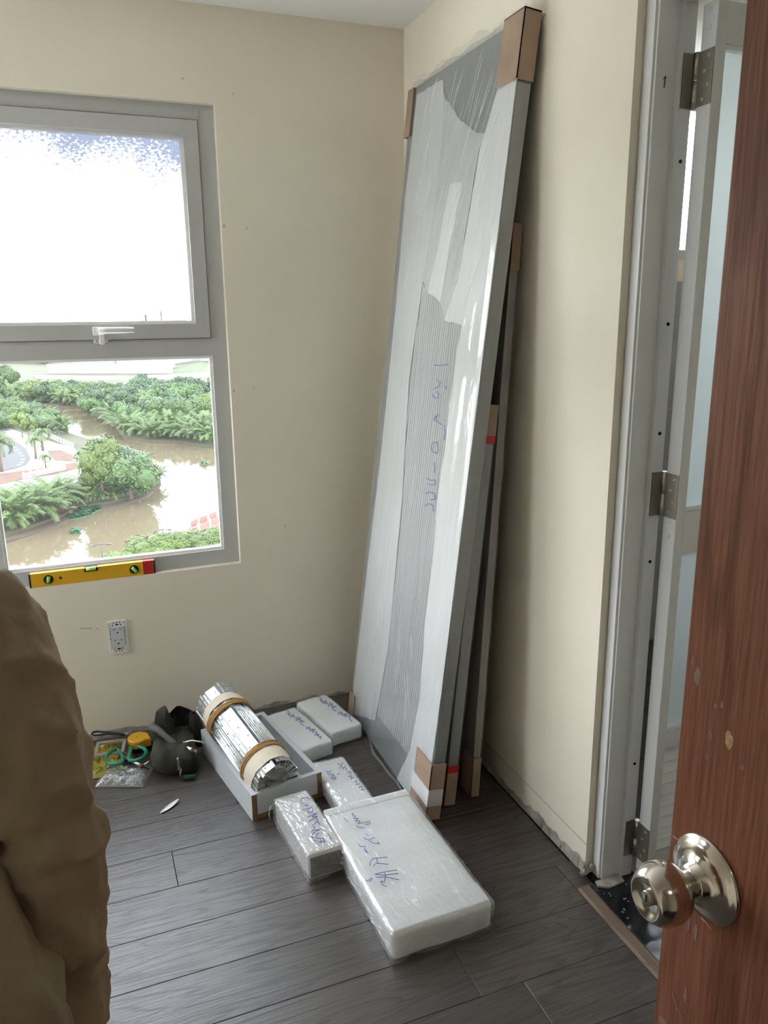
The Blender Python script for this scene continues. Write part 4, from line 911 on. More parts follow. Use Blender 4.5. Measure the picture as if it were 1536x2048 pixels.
# bag of screws
sb = empty('screw_bag', place(-1.252, -0.330, 0, -0.40), 'clear zip bag full of small screws with a blue zip line', 'bag')
def pill(u, v, sgn):
    x, y = (u-0.5)*0.175, (v-0.5)*0.125
    e = max(0.0, min(1, min(u, 1-u)*7))*max(0.0, min(1, min(v, 1-v)*6))
    h = 0.028*e**0.6
    return Vector((x, y, max(0.0012, 0.004+sgn*h+(0.006 if sgn > 0 else 0)*e*noise.noise(Vector((x*50, y*50, 2))))))
mb = MB(); mb.grid(lambda u, v: pill(u, v, 1), 40, 30); mb.grid(lambda u, v: pill(u, v, 0)*1.0, 20, 16)
mb.build('clear_pouch', film('zip_bag_film', 0.3, 0.10, scale=(50, 50, 50), bump=0.8), sb)
random.seed(41); mb = MB()
for i in range(190):
    x, y = random.uniform(-0.072, 0.072), random.uniform(-0.052, 0.028); e = (1-(abs(x)/0.085)**2)*(1-(abs(y)/0.062)**2)
    z = random.uniform(0.003, 0.004+0.022*e); q = random.uniform(0, PI); tz = random.uniform(-0.3, 0.3); l = random.uniform(0.005, 0.009)
    d = Vector((math.cos(q), math.sin(q), tz))*l; c = Vector((x, y, z))
    if c.z-abs(d.z) < 0.002: c.z = 0.002+abs(d.z)
    mb.tube([c-d, c+d*0.8, c+d*0.8, c+d], [0.0006, 0.0011, 0.0026, 0.0026], 5)
tag(mb.build('screws', M_galv, sb), kind='stuff')
mb = MB(); mb.tube([(-0.080, 0.036, 0.014), (-0.04, 0.037, 0.031), (0, 0.037, 0.036), (0.04, 0.037, 0.032), (0.078, 0.036, 0.014)], [(0.001, 0.004)]*5, 8); mb.build('zip_line', mat('dark_blue_zip', (0.012, 0.012, 0.10), 0.4), sb)
# pliers with green loop handles
pr = empty('pliers', (0, 0, 0), 'scissor-like cutters with green loop handles lying on the screw bag', 'cutters')
M_green = mat('green_grip', (0.0, 0.22, 0.12), 0.3, coat=0.3)
def loop(pts, zz): return [fl(x, y, z) for (x, y), z in zip(pts, zz)]
h1 = [(232, 1498), (222, 1503), (214, 1512), (213, 1521), (220, 1527), (232, 1528), (242, 1526), (246, 1519), (243, 1509), (237, 1500)]
h2 = [(262, 1494), (261, 1502), (258, 1512), (259, 1520), (268, 1521), (280, 1518), (290, 1511), (292, 1502), (286, 1496), (276, 1493)]
def closed(p, z):
    q = loop(p, [z]*len(p)); 
    out_ = []
    for i in range(len(q)-1):
        for k in range(3): 
            a, b, c, d = q[max(0, i-1)], q[i], q[i+1], q[min(len(q)-1, i+2)]; t = k/3
            out_.append(0.5*((2*b)+(c-a)*t+(2*a-5*b+4*c-d)*t*t+(3*b-a-3*c+d)*t**3))
    return out_+[q[-1]]
MB().tube(closed(h1, 0.052), 0.0068, 10).build('handle', M_green, pr); MB().tube(closed(h2, 0.056), 0.0068, 10).build('handle', M_green, pr)
pv = fl(284, 1532, 0.044)
mb = MB(); mb.tube([fl(246, 1512, 0.050), fl(262, 1520, 0.049), pv], [(0.008, 0.003)]*3, 8); mb.tube([fl(262, 1518, 0.054), fl(275, 1526, 0.050), pv], [(0.007, 0.003)]*3, 8)
mb.tube([pv, fl(296, 1524, 0.05), fl(303, 1520, 0.05)], [(0.006, 0.003), (0.005, 0.003), (0.002, 0.002)], 8); mb.build('blades', M_steel, pr)
MB().tube([pv+Vector((0, 0, -0.004)), pv+Vector((0, 0, 0.006))], 0.007, 14).build('pivot', mat('rust_pivot', (0.16, 0.07, 0.05), 0.4, metal=0.8), pr)
# khaki tool pouch
po = empty('tool_pouch', place(-1.065, -0.285, 0, -0.15), 'dark khaki tool pouch with open zip, slumped beside the drawer box', 'pouch')
M_khaki = mat('dark_khaki_canvas', (0.042, 0.041, 0.029), 0.85, vary=0.3, vscale=12, bump=0.3, bscale=200)
M_kblack = mat('black_canvas', (0.010, 0.010, 0.010), 0.9, bump=0.2, bscale=150)
def pf(p, n):
    return 0.010*noise.noise(Vector((p.x*16, p.y*14, p.z*16)))+0.012*abs(noise.noise(Vector((p.x*26, p.y*10+3, p.z*12))))-max(0, p.z)*0.25
rbox(0.160, 0.225, 0.112, 0.045, 26, pf).build('pouch_body', M_khaki, po)
Mpo = po.matrix_world.inverted()
def lerp_poly(p, t):
    n = len(p)-1; i = min(n-1, int(t*n)); f = t*n-i; return (p[i][0]*(1-f)+p[i+1][0]*f, p[i][1]*(1-f)+p[i+1][1]*f)
def canvas(name, left, right, Y0, bulge, m, seed):
    def fn(u, v, off=0.0):
        a, b = lerp_poly(left, v), lerp_poly(right, v); x, y = a[0]*(1-u)+b[0]*u, a[1]*(1-u)+b[1]*u
        q = bw(x, y, Y0); q = Vector((q.x, Y0-bulge*math.sin(PI*u)+0.010*noise.noise(Vector((u*3, v*3, seed)))+off, max(0.012, q.z))); return Mpo @ q
    mb = MB(); mb.grid(lambda u, v: fn(u, v), 20, 20); mb.grid(lambda u, v: fn(u, v, 0.004), 20, 20)
    return mb.build(name, m, po)
canvas('flap', [(303, 1478), (308, 1450), (312, 1424), (330, 1411)], [(362, 1505), (357, 1480), (349, 1448), (331, 1411)], -0.250, 0.018, M_khaki, 1)
canvas('lining', [(350, 1492), (345, 1455), (338, 1428), (350, 1416)], [(392, 1488), (390, 1450), (384, 1422), (365, 1414)], -0.225, -0.012, M_kblack, 2)
canvas('flap', [(378, 1490), (379, 1460), (377, 1430), (384, 1421)], [(412, 1492), (409, 1462), (400, 1436), (388, 1421)], -0.235, 0.014, M_khaki, 3)
rbox(0.080, 0.10, 0.075, 0.03, 12, lambda p, n: 0.006*noise.noise(p*22)).build('zip_pocket', M_kblack, po).location = (0.045, -0.075, 0)
zp = MB(); zp.bbox(0.012, 0.022, -0.130, -0.126, 0.048, 0.074, 0.002); zp.lathe([(0.006, -0.0015), (0.006, 0.0015), (0.0035, 0.0015), (0.0035, -0.0015)], Matrix.Translation((0.018, -0.130, 0.044)) @ RX, 16); zp.tube([(0.016, -0.127, 0.074), (0.016, -0.118, 0.082)], 0.004, 10)
zp.build('zip_pull', M_hinge, po)
gb = MB()
def strapf(u, v): q = -0.3+2.6*u; return Vector((0.030+0.045*v, -0.135-0.016*math.sin(q), 0.014-0.013*math.cos(q)))
gb.grid(strapf, 14, 3); gb.grid(lambda u, v: strapf(u, v)+Vector((0, 0.002, 0.001)), 14, 3); gb.build('green_strap', mat('dark_green_webbing', (0.012, 0.055, 0.030), 0.7), po)
MB().tube([(0.024, -0.140, 0.012), (0.020, -0.138, 0.030), (0.026, -0.128, 0.040)], 0.0015, 6).build('wire_ring', M_galv, po)
hm = empty('hand_tool', (0, 0, 0), 'grey round tool handle sticking out of the khaki pouch', 'tool')
MB().tube([bw(303, 1453, -0.25), bw(316, 1459, -0.275), bw(335, 1476, -0.30), bw(346, 1486, -0.315), bw(350, 1489, -0.32)], [0.016, 0.0125, 0.0115, 0.0125, 0.011], 14).build('handle', mat('grey_rubber', (0.13, 0.13, 0.13), 0.5), hm)
q = bw(350, 1489, -0.32); MB().tube([q, q+(bw(353, 1491, -0.325)-q)*2.2], 0.006, 10).build('socket_end', mat('dark_rust', (0.06, 0.03, 0.025), 0.6), hm)
sd = empty('screwdriver_bit', (0, 0, 0), 'chrome screwdriver bit holder poking out of the pouch', 'tool')
MB().tube([bw(371, 1491, -0.36), bw(379, 1497, -0.375), bw(384, 1500, -0.385), bw(393, 1504, -0.395)], [0.005, 0.007, 0.0085, 0.0075], 12).build('shaft', M_chrome, sd)
MB().tube([bw(383, 1499, -0.383), bw(388, 1502, -0.39)], 0.0092, 12).build('collar', mat('brown_collar', (0.12, 0.05, 0.04), 0.4), sd)
MB().tube([bw(366, 1485, -0.36), bw(383, 1481, -0.37), bw(396, 1483, -0.38), bw(409, 1485, -0.385)], [0.003, 0.0028, 0.003, 0.0045], 8).build('spare_bit', M_galv, sd)
# scrap on the floor
wc = empty('plastic_scrap', place(-1.12, -0.575, 0, 0.62), 'thin white plastic scrap lying alone on the floor', 'scrap')
MB().grid(lambda u, v: Vector(((u-0.5)*0.082, (v-0.5)*0.019*math.sin(PI*min(1, u*0.93+0.05))**0.7, 0.0015+0.007*u*u+0.003*(v-0.5)**2*4)), 16, 5).build('curled_strip', mat('white_scrap', (0.82, 0.82, 0.82), 0.5), wc)
# ------------------------------------------------------------------ person at the left edge
def pp(x, y, d=0.92): return CAM+ray(x, y)*d
_r = ray(-190, 1240); FH = Vector((_r.x, _r.y, 0)).normalized(); RH = Vector((FH.y, -FH.x, 0))
S = pp(-80, 1240)
Bc = Vector((S.x, S.y, 0))-RH*0.125+FH*0.165
SZ = S.z
def remesh(o, vox, smooth=True):
    m = o.modifiers.new('remesh', 'REMESH'); m.mode = 'VOXEL'; m.voxel_size = vox; m.use_smooth_shade = smooth
    s = o.modifiers.new('smooth', 'SMOOTH'); s.iterations = 2; s.factor = 0.5
    return o
M_skin = mat('skin', (0.42, 0.24, 0.15), 0.5)
M_shirt = mat('khaki_shirt_cloth', (0.31, 0.235, 0.155), 0.85, vary=0.12, vscale=9, bump=0.35, bscale=25)
M_trous = mat('olive_khaki_trousers', (0.20, 0.165, 0.11), 0.9, vary=0.12, bump=0.3, bscale=25)
L3 = lambda a, b, c: Bc+RH*a+FH*b+Vector((0, 0, c))    # right of view, away, up
mb = MB()
hd_ = SZ+0.245
mb.tube([L3(-0.01, 0, hd_-0.125), L3(-0.03, 0, hd_-0.09), L3(-0.025, 0, hd_-0.05), L3(-0.01, 0, hd_), L3(0.0, 0, hd_+0.05), L3(0.0, 0, hd_+0.095), L3(0.0, 0, hd_+0.112)], [(0.03, 0.035), (0.055, 0.062), (0.066, 0.078), (0.074, 0.094), (0.076, 0.097), (0.058, 0.072), (0.02, 0.02)], 20)
mb.tube([L3(0.0, 0, SZ-0.01), L3(0.0, 0, SZ+0.06), L3(-0.005, 0, SZ+0.17)], [0.075, 0.055, 0.052], 16)
mb.tube([L3(-0.095, 0, hd_+0.02), L3(-0.117, 0, hd_-0.020), L3(-0.100, 0, hd_-0.032)], [0.008, 0.013, 0.010], 10)      # nose
for s in (-1, 1): mb.tube([L3(0.005, s*0.074, hd_+0.025), L3(0.015, s*0.084, hd_), L3(0.005, s*0.076, hd_-0.03)], [0.010, 0.014, 0.009], 8)   # ears
mb.tube([L3(-0.088, -0.022, hd_-0.053), L3(-0.095, 0, hd_-0.052), L3(-0.088, 0.022, hd_-0.053)], [0.005, 0.008, 0.005], 8)   # lips
mb.tube([L3(0, 0, SZ-0.02), L3(0.0, 0, SZ-0.28), L3(0, 0, SZ-0.48)], [(0.16, 0.12), (0.13, 0.10), (0.145, 0.115)], 20)
for s in (-1, 1): mb.tube([L3(0.0, s*0.085, SZ-0.46), L3(-0.01, s*0.09, SZ-0.85), L3(0.0, s*0.092, 0.10), L3(0, s*0.092, 0.05)], [0.08, 0.055, 0.04, 0.04], 14)
def hand(w0, dirn, side):
    mb.tube([w0-dirn*0.16, w0-dirn*0.02], [0.040, 0.029], 12)
    pc = w0+dirn*0.055
    mb.tube([w0-dirn*0.02, w0+dirn*0.03, w0+dirn*0.085], [(0.028, 0.020), (0.040, 0.016), (0.042, 0.014)], 12)
    for i, (o, l) in enumerate(((-0.030, 0.070), (-0.010, 0.080), (0.010, 0.075), (0.029, 0.060))):
        b = w0+dirn*0.082+RH*o*-1; c = b+dirn*l*0.5+FH*side*-0.006; d = b+dirn*l*0.8+FH*side*-0.022
        mb.tube([b-dirn*0.02, b, c, d], [0.009, 0.0095, 0.0085, 0.007], 8)
    t0 = w0+dirn*0.02-RH*0.032; mb.tube([t0, t0+dirn*0.035-RH*0.018, t0+dirn*0.065-RH*0.014], [0.013, 0.011, 0.008], 8)
wl = pp(146, 2085); dl = (pp(152, 2250)-wl).normalized(); hand(wl, dl, 1)
wr_ = L3(-0.06, 0.27, SZ-0.50); hand(wr_, Vector((0, 0, -1))*0.98-RH*0.1, -1)
person = remesh(mb.build('person', M_skin), 0.0075)
tag(person, 'person in a loose khaki long-sleeved shirt standing with one arm hanging', 'person')
def wear(name, mb, m, vox=0.010):
    o = remesh(mb.build(name, m, person), vox); return o
mb = MB()
arm = [((-95, 1225), 0.080), ((-80, 1240), 0.085), ((-50, 1300), 0.0855), ((-22, 1370), 0.084), ((5, 1440), 0.082), ((32, 1510), 0.079), ((62, 1580), 0.072), ((78, 1618), 0.064), ((84, 1645), 0.048), ((98, 1675), 0.064), ((98, 1700), 0.0635), ((108, 1740), 0.0595), ((106, 1800), 0.057), ((116, 1860), 0.0575), ((114, 1910), 0.056), ((126, 1955), 0.052), ((130, 1968), 0.047), ((137, 2000), 0.0465), ((141, 2070), 0.045)]
pts = [pp(*c) for c, r in arm]; rs = [r for c, r in arm]
# cloth folds around the sleeve
def sleeve(pts, rs, n=40, sub=5, seed=0):
    P, Rr = [], []
    for i in range(len(pts)-1):
        for k in range(sub): t = k/sub; P.append(pts[i].lerp(pts[i+1], t)); Rr.append(rs[i]*(1-t)+rs[i+1]*t)
    P.append(pts[-1]); Rr.append(rs[-1]); V = []; K = len(P)
    for i in range(K):
        t = (P[min(i+1, K-1)]-P[max(i-1, 0)]).normalized(); a = t.cross(FH).normalized(); b = a.cross(t)
        for j in range(n):
            q = 2*PI*j/n; d = a*math.cos(q)+b*math.sin(q)
            g1 = noise.noise(Vector((math.cos(q)*1.5, math.sin(q)*1.5+i*0.035, i*0.075+seed))); g2 = noise.noise(Vector((math.cos(q+i*0.05)*2.6, math.sin(q+i*0.05)*2.6, i*0.10+seed+5)))
            f = 0.012*(max(0.0, 1-abs(g1)*3.0)**2-0.35)+0.007*(max(0.0, 1-abs(g2)*3.5)**2-0.25)
            V.append(P[i]+d*(Rr[i]+f))
    F = [(i*n+j, i*n+(j+1) % n, (i+1)*n+(j+1) % n, (i+1)*n+j) for i in range(K-1) for j in range(n)]
    mb.add(V, F, True); o = len(mb.v)-K*n
    mb.f.append(tuple(o+j for j in reversed(range(n)))); mb.s.append(True); mb.f.append(tuple(o+(K-1)*n+j for j in range(n))); mb.s.append(True)
sleeve(pts, rs)
sleeve([L3(0.0, 0.17, SZ-0.01), L3(0.01, 0.245, SZ-0.10), L3(0.02, 0.27, SZ-0.27), L3(0.0, 0.275, SZ-0.36), L3(-0.05, 0.272, SZ-0.49)], [0.085, 0.082, 0.072, 0.062, 0.048], seed=4)
mb.tube([L3(0, 0, SZ+0.085), L3(0, 0, SZ+0.06), L3(0, 0.0, SZ+0.03), L3(0, 0.0, SZ-0.06), L3(0.0, 0, SZ-0.28), L3(-0.005, 0, SZ-0.47), L3(-0.005, 0, SZ-0.60)], [(0.066, 0.064), (0.09, 0.075), (0.165, 0.095), (0.20, 0.125), (0.175, 0.12), (0.175, 0.13), (0.18, 0.135)], 32)
mb.tube([L3(0.0, -0.06, SZ-0.015), L3(0.02, -0.12, SZ-0.02), pts[0].lerp(L3(0.02, -0.12, SZ-0.02), 0.35), pts[1]], [0.085, 0.088, 0.086, 0.080], 24)
sh = wear('shirt', mb, M_shirt, 0.0065)
mb = MB()
sleeve([pp(-130, 1640, 0.93), pp(-105, 1760, 0.87), pp(-75, 1850, 0.845), pp(-40, 1950, 0.835), pp(0, 2040, 0.83), pp(30, 2130, 0.835)], [0.045, 0.058, 0.064, 0.066, 0.068, 0.070], seed=9)
wear('shirt_tail', mb, mat('olive_shirt_tail', (0.27, 0.225, 0.145), 0.85, vary=0.12, vscale=9, bump=0.35, bscale=25), 0.0065)
mb = MB()
mb.tube([L3(0, 0, SZ-0.44), L3(-0.002, 0, SZ-0.52), L3(0, 0, SZ-0.60)], [(0.158, 0.122), (0.166, 0.128), (0.165, 0.115)], 28)
for s in (-1, 1): mb.tube([L3(0.0, s*0.082, SZ-0.52), L3(0, s*0.088, SZ-0.66), L3(-0.01, s*0.092, SZ-0.86), L3(0.0, s*0.094, 0.25), L3(0.0, s*0.094, 0.07)], [0.096, 0.094, 0.078, 0.070, 0.068], 20)
wear('trousers', mb, M_trous)
for s in (-1, 1):
    mb = MB(); mb.tube([L3(0.055, s*0.094, 0.045), L3(0.02, s*0.094, 0.05), L3(-0.06, s*0.096, 0.045), L3(-0.14, s*0.098, 0.035), L3(-0.175, s*0.098, 0.03)], [(0.035, 0.040), (0.044, 0.050), (0.048, 0.045), (0.046, 0.034), (0.028, 0.022)], 16)
    for i, v in enumerate(mb.v): mb.v[i] = (v[0], v[1], max(0.002, v[2]))
    mb.build('shoe', M_black, person)
mb = MB(); mb.tube([L3(0.03, 0, hd_-0.055), L3(0.038, 0, hd_-0.01), L3(0.028, 0, hd_+0.045), L3(0.012, 0, hd_+0.085), L3(0.005, 0, hd_+0.116), L3(0.0, 0, hd_+0.124)], [(0.045, 0.058), (0.066, 0.080), (0.076, 0.094), (0.076, 0.094), (0.055, 0.072), (0.012, 0.015)], 22)
wear('hair', mb, mat('black_hair', (0.012, 0.010, 0.009), 0.5), 0.008)
for s in (-1, 1):
    mb = MB(); bm = bmesh.new(); bmesh.ops.create_uvsphere(bm, u_segments=12, v_segments=8, radius=0.0115); mb.frombm(bm, Matrix.Translation(L3(-0.078, s*0.032, hd_+0.008)), True)
    mb.build('eye', mat('eye_white', (0.7, 0.68, 0.65), 0.2), person)

# ------------------------------------------------------------------ river landscape far below the window
G = -26.0
def g(x, y, z=G): return fl(x, y, z)
M_water = mat('muddy_river_water', (0.115, 0.092, 0.058), 0.05, spec=0.22, bump=0.02, bscale=0.4)
M_mud = mat('brown_mud_bank', (0.06, 0.042, 0.028), 0.9, vary=0.25, vscale=0.25)
M_grass = mat('rough_swampy_ground', (0.050, 0.052, 0.020), 0.9, vary=0.35, vscale=0.08)
M_lawn = mat('bright_lawn', (0.04, 0.09, 0.016), 0.9, vary=0.15, vscale=0.05)
M_asph = mat('asphalt', (0.045, 0.046, 0.05), 0.85)
M_pave = mat('pale_paving', (0.2, 0.185, 0.165), 0.85, vary=0.1, vscale=0.3)
M_soil = mat('red_soil', (0.09, 0.043, 0.025), 0.95, vary=0.25, vscale=0.4)
M_conc = mat('white_concrete', (0.3, 0.295, 0.29), 0.8)
struct(MB().box(-700, 900, 40, 1500, G-1.6, G-0.6).build('river', M_water), 'brown muddy river bending below the window', 'river')
def land(name, pix, z, m, label, cat='ground', extra=()):
    p = [g(x, y, z) for x, y in pix]; poly = [(q.x, q.y) for q in p]+list(extra)
    return struct(MB().prism(poly, G-2.0, z).build(name, m), label, cat)
far_px = [(60, 806), (120, 812), (168, 815), (205, 832), (232, 850), (252, 872), (300, 881), (360, 882), (400, 888), (434, 892)]
near = [g(*p, G) for p in far_px]
land('ground_far_bank', far_px, G, M_grass, 'green land along the far river bank', extra=[(60, 165), (900, 165), (900, 1480), (-700, 1480), (-700, 330), (-40, 305)])
land('mud_far_bank', [(x, y+3+2*math.sin(x)) for x, y in far_px], G-0.35, M_mud, 'strip of bare mud under the far bank', extra=[(60, 163), (60, 260), (-20, 300)])
pr_px = [(60, 813), (100, 838), (140, 866), (166, 874), (200, 885), (240, 888), (290, 905), (316, 940), (319, 962), (292, 984), (235, 1000), (200, 1006), (160, 1010), (132, 1026), (60, 1052), (0, 1070)]
land('ground_promontory', pr_px, G, M_grass, 'green promontory reaching into the river', extra=[(-40, 98), (-300, 98), (-300, 300), (-40, 290)])
land('mud_promontory', [(60, 815), (104, 843), (146, 872), (172, 879), (205, 888), (240, 890), (292, 908), (319, 942), (322, 966), (294, 992), (238, 1009), (205, 1014), (164, 1018), (132, 1042), (62, 1068), (0, 1086)], G-0.35, M_mud, 'wet mud shore around the promontory', extra=[(-60, 96), (-280, 96), (-280, 290), (-60, 288)])
nb_px = [(60, 1175), (150, 1150), (200, 1128), (300, 1090), (400, 1062), (446, 1046)]
land('ground_near_bank', nb_px, G, M_grass, 'planted near bank right below the building', extra=[(60, 110), (60, 41), (-40, 41)])
def flat(name, pix, dz, m, label, cat='ground'):
    poly = [(q.x, q.y) for q in (g(x, y, G+dz) for x, y in pix)]
    return struct(MB().prism(poly, G-0.3, G+dz).build(name, m), label, cat)
flat('ground_paving', [(-80, 850), (8, 852), (60, 872), (105, 884), (150, 896), (165, 940), (155, 965), (60, 985), (-80, 1010)], 0.06, M_pave, 'pale paved construction ground beside the road', 'paving')
flat('ground_soil', [(-60, 955), (40, 942), (95, 935), (150, 925), (160, 935), (110, 948), (60, 955), (0, 968), (-60, 975)], 0.12, M_soil, 'strip of bare red soil', 'soil')
flat('ground_soil', [(95, 902), (120, 900), (150, 912), (146, 922), (110, 920)], 0.12, M_soil, 'patch of red soil beside the white railing', 'soil')
rd = flat('ground_road', [(-60, 872), (10, 874), (35, 885), (52, 898), (60, 915), (52, 928), (30, 936), (-10, 944), (-60, 948)], 0.16, M_asph, 'grey asphalt road curving past the river', 'road')
mb = MB()
for (x, y) in [(14, 884), (22, 889), (29, 895), (35, 900), (40, 906), (44, 912), (46, 919), (44, 925), (38, 930)]:
    c = g(x, y, G+0.16); mb.box(c.x-0.35, c.x+0.35, c.y-0.6, c.y+0.6, c.z, c.z+0.03)
mb.build('lane_mark', M_conc, rd)
flat('ground_lawn', [(330, 742), (372, 735), (405, 722), (412, 730), (400, 740), (360, 744)], 0.1, M_lawn, 'bright green field beyond the trees', 'field')
flat('ground_lawn', [(368, 806), (400, 802), (445, 796), (470, 800), (450, 826), (392, 828)], 0.1, M_lawn, 'bright grassy clearing among the trees', 'field')

# railings
def railing(label, pix, h, n, m_post, m_panel, z=G+0.1, base=0.0):
    q = [g(x, y, z) for x, y in pix]; e = empty('railing', q[0], label, 'railing'); inv = Matrix.Translation(-q[0])
    ln = sum((q[i+1]-q[i]).length for i in range(len(q)-1))
    def at(t):
        d = t*ln
        for i in range(len(q)-1):
            l = (q[i+1]-q[i]).length
            if d <= l or i == len(q)-2: return q[i].lerp(q[i+1], d/l)
            d -= l
    pm = MB().box(-0.18, 0.18, -0.18, 0.18, 0, h*1.12).mesh('post', m_post)
    for k in range(n+1):
        o = bpy.data.objects.new('post', pm); COL.objects.link(o); o.parent = e; o.location = at(k/n)-q[0]
    for k in range(n):
        a, b = at(k/n)-q[0], at((k+1)/n)-q[0]; mb = MB()
        for z0, z1 in (((0.0, h*0.18), (h*0.30, h*0.92)) if m_panel else ((0.0, h*0.2), (h*0.55, h*0.62), (h*0.9, h))):
            mb.add([a+Vector((0, 0.05, z0)), b+Vector((0, 0.05, z0)), b+Vector((0, 0.05, z1)), a+Vector((0, 0.05, z1)), a+Vector((0, -0.05, z0)), b+Vector((0, -0.05, z0)), b+Vector((0, -0.05, z1)), a+Vector((0, -0.05, z1))],
                   [(0, 1, 2, 3), (4, 5, 6, 7), (0, 1, 5, 4), (2, 3, 7, 6), (1, 2, 6, 5), (0, 3, 7, 4)])
        mb.build('rail_panel', m_panel or m_post, e)
M_brick = mat('red_brown_panel', (0.30, 0.13, 0.11), 0.85)
railing('white post railing beside the red soil strip', [(48, 958), (80, 951), (112, 944), (130, 940)], 1.1, 6, M_conc, mat('pinkish_panel', (0.45, 0.32, 0.29), 0.8))
railing('long white balustrade along the promontory water', [(76, 868), (104, 878), (126, 888), (146, 897)], 1.1, 12, M_conc, None)
railing('outer red-brown panel railing on the near bank', [(380, 1064), (404, 1053), (428, 1044), (452, 1034)], 1.5, 4, M_conc, M_brick)
railing('inner red-brown panel railing on the near bank', [(398, 1070), (424, 1058), (450, 1050), (474, 1042)], 1.4, 3, M_conc, M_brick)
# ------------------------------------------------------------------ vegetation
def leafmat(name, c):
    m, nt, b = nodes(name); N = nt.nodes; L = nt.links
    oi = N.new('ShaderNodeObjectInfo'); tc = N.new('ShaderNodeTexCoord'); n = N.new('ShaderNodeTexNoise'); n.inputs['Scale'].default_value = 1.3
    L.new(tc.outputs['Object'], n.inputs['Vector'])
    a = N.new('ShaderNodeMath'); a.operation = 'MULTIPLY_ADD'; a.inputs[1].default_value = 0.55; a.inputs[2].default_value = 0.6; L.new(oi.outputs['Random'], a.inputs[0])
    b2 = N.new('ShaderNodeMath'); b2.operation = 'MULTIPLY_ADD'; b2.inputs[1].default_value = 0.5; L.new(n.outputs['Fac'], b2.inputs[0]); L.new(a.outputs[0], b2.inputs[2])
    h = N.new('ShaderNodeHueSaturation'); h.inputs['Color'].default_value = (*c, 1); L.new(b2.outputs[0], h.inputs['Value']); L.new(h.outputs['Color'], b.inputs['Base Color'])
    b.inputs['Roughness'].default_value = 0.65
    return m
M_leafA = leafmat('leaf_yellow_green', (0.058, 0.092, 0.011)); M_leafB = leafmat('leaf_mid_green', (0.038, 0.076, 0.016)); M_leafC = leafmat('leaf_dark_green', (0.026, 0.056, 0.018))
M_nipa = leafmat('palm_green', (0.058, 0.098, 0.024)); M_dry = leafmat('dry_frond', (0.07, 0.045, 0.02)); M_bark = mat('grey_bark', (0.12, 0.095, 0.075), 0.9)
def crown_mesh(name, m, rx, h0, h1, seed, n=900, ls=0.45):
    random.seed(seed); mb = MB(); bl = []
    for i in range(11):
        q = random.uniform(0, 2*PI); rr = rx*random.uniform(0.15, 0.62); z = h0+(h1-h0)*random.uniform(0.2, 0.78)
        bl.append((Vector((rr*math.cos(q), rr*math.sin(q), z)), rx*random.uniform(0.34, 0.55)))
    for c, r in bl:
        bm = bmesh.new(); bmesh.ops.create_icosphere(bm, subdivisions=2, radius=r*0.80)
        for v in bm.verts: v.co *= 1+0.22*noise.noise(v.co*2.2/r+c)
        mb.frombm(bm, Matrix.Translation(c))
    for i in range(n):
        c, r = random.choice(bl); d = Vector((random.gauss(0, 1), random.gauss(0, 1), random.gauss(0.15, 1))).normalized()
        p = c+d*r*random.uniform(0.78, 1.10); t = d.orthogonal().normalized(); t.rotate(Matrix.Rotation(random.uniform(0, 6.28), 3, d)); nn = (d+Vector((random.uniform(-.8, .8), random.uniform(-.8, .8), random.uniform(-.3, .9)))).normalized()
        t = (t-nn*t.dot(nn)).normalized(); s = nn.cross(t); l = ls*random.uniform(0.6, 1.3)
        mb.add([p-t*l, p-s*l*0.5, p+t*l, p+s*l*0.5], [(0, 1, 2, 3)])
    return mb.mesh(name, m)
def trunk_mesh(h, r): return MB().tube([(0, 0, -0.2), (0.1, 0, h*0.5), (0, 0.1, h)], [r, r*0.8, r*0.5], 7).mesh('trunk', M_bark)
def tree(name, label, group, pos, cm, tm, s=1.0, rz=0.0, sz=None, cat='tree'):
    e = empty(name, Matrix.Translation(pos) @ Matrix.Rotation(rz, 4, 'Z') @ Matrix.Diagonal((s, s, sz or s, 1)), label, cat, group)
    o = bpy.data.objects.new('foliage', cm); COL.objects.link(o); o.parent = e
    if tm: t = bpy.data.objects.new('trunk', tm); COL.objects.link(t); t.parent = e
    return e
cmA = crown_mesh('foliage', M_leafA, 4.2, 0.2, 11.0, 1, 3200, 0.30); cmB = crown_mesh('foliage', M_leafB, 4.4, 0.0, 8.0, 2, 3200, 0.30); cmC = crown_mesh('foliage', M_leafC, 4.4, 0.3, 8.0, 3, 1800, 0.40)
cmD = crown_mesh('foliage', M_leafB, 4.4, 0.2, 7.0, 4, 1800, 0.40); cmE = crown_mesh('foliage', M_leafA, 3.0, 0.0, 4.2, 5, 2600, 0.20)
cmF = crown_mesh('foliage', M_leafA, 1.9, 2.2, 5.5, 6, 500, 0.3)
tmA, tmS = trunk_mesh(7, 0.35), trunk_mesh(3.5, 0.14)
tree('broadleaf_tree', 'tall yellow-green tree on the promontory shore', None, g(206, 1000), cmA, tmA, 1.0, 0.3)
tree('broadleaf_tree', 'wide mid-green tree at the promontory tip', None, g(262, 996), cmB, tmA, 0.98, 1.0)
tree('broadleaf_tree', 'low dark tree behind the promontory tip', None, g(232, 960), cmC, tmA, 0.8, 2.0)
tree('broadleaf_tree', 'small shoreline bush left of the tall promontory tree', None, g(165, 1000), cmB, None, 0.45, 2.2, cat='bush')
random.seed(77)
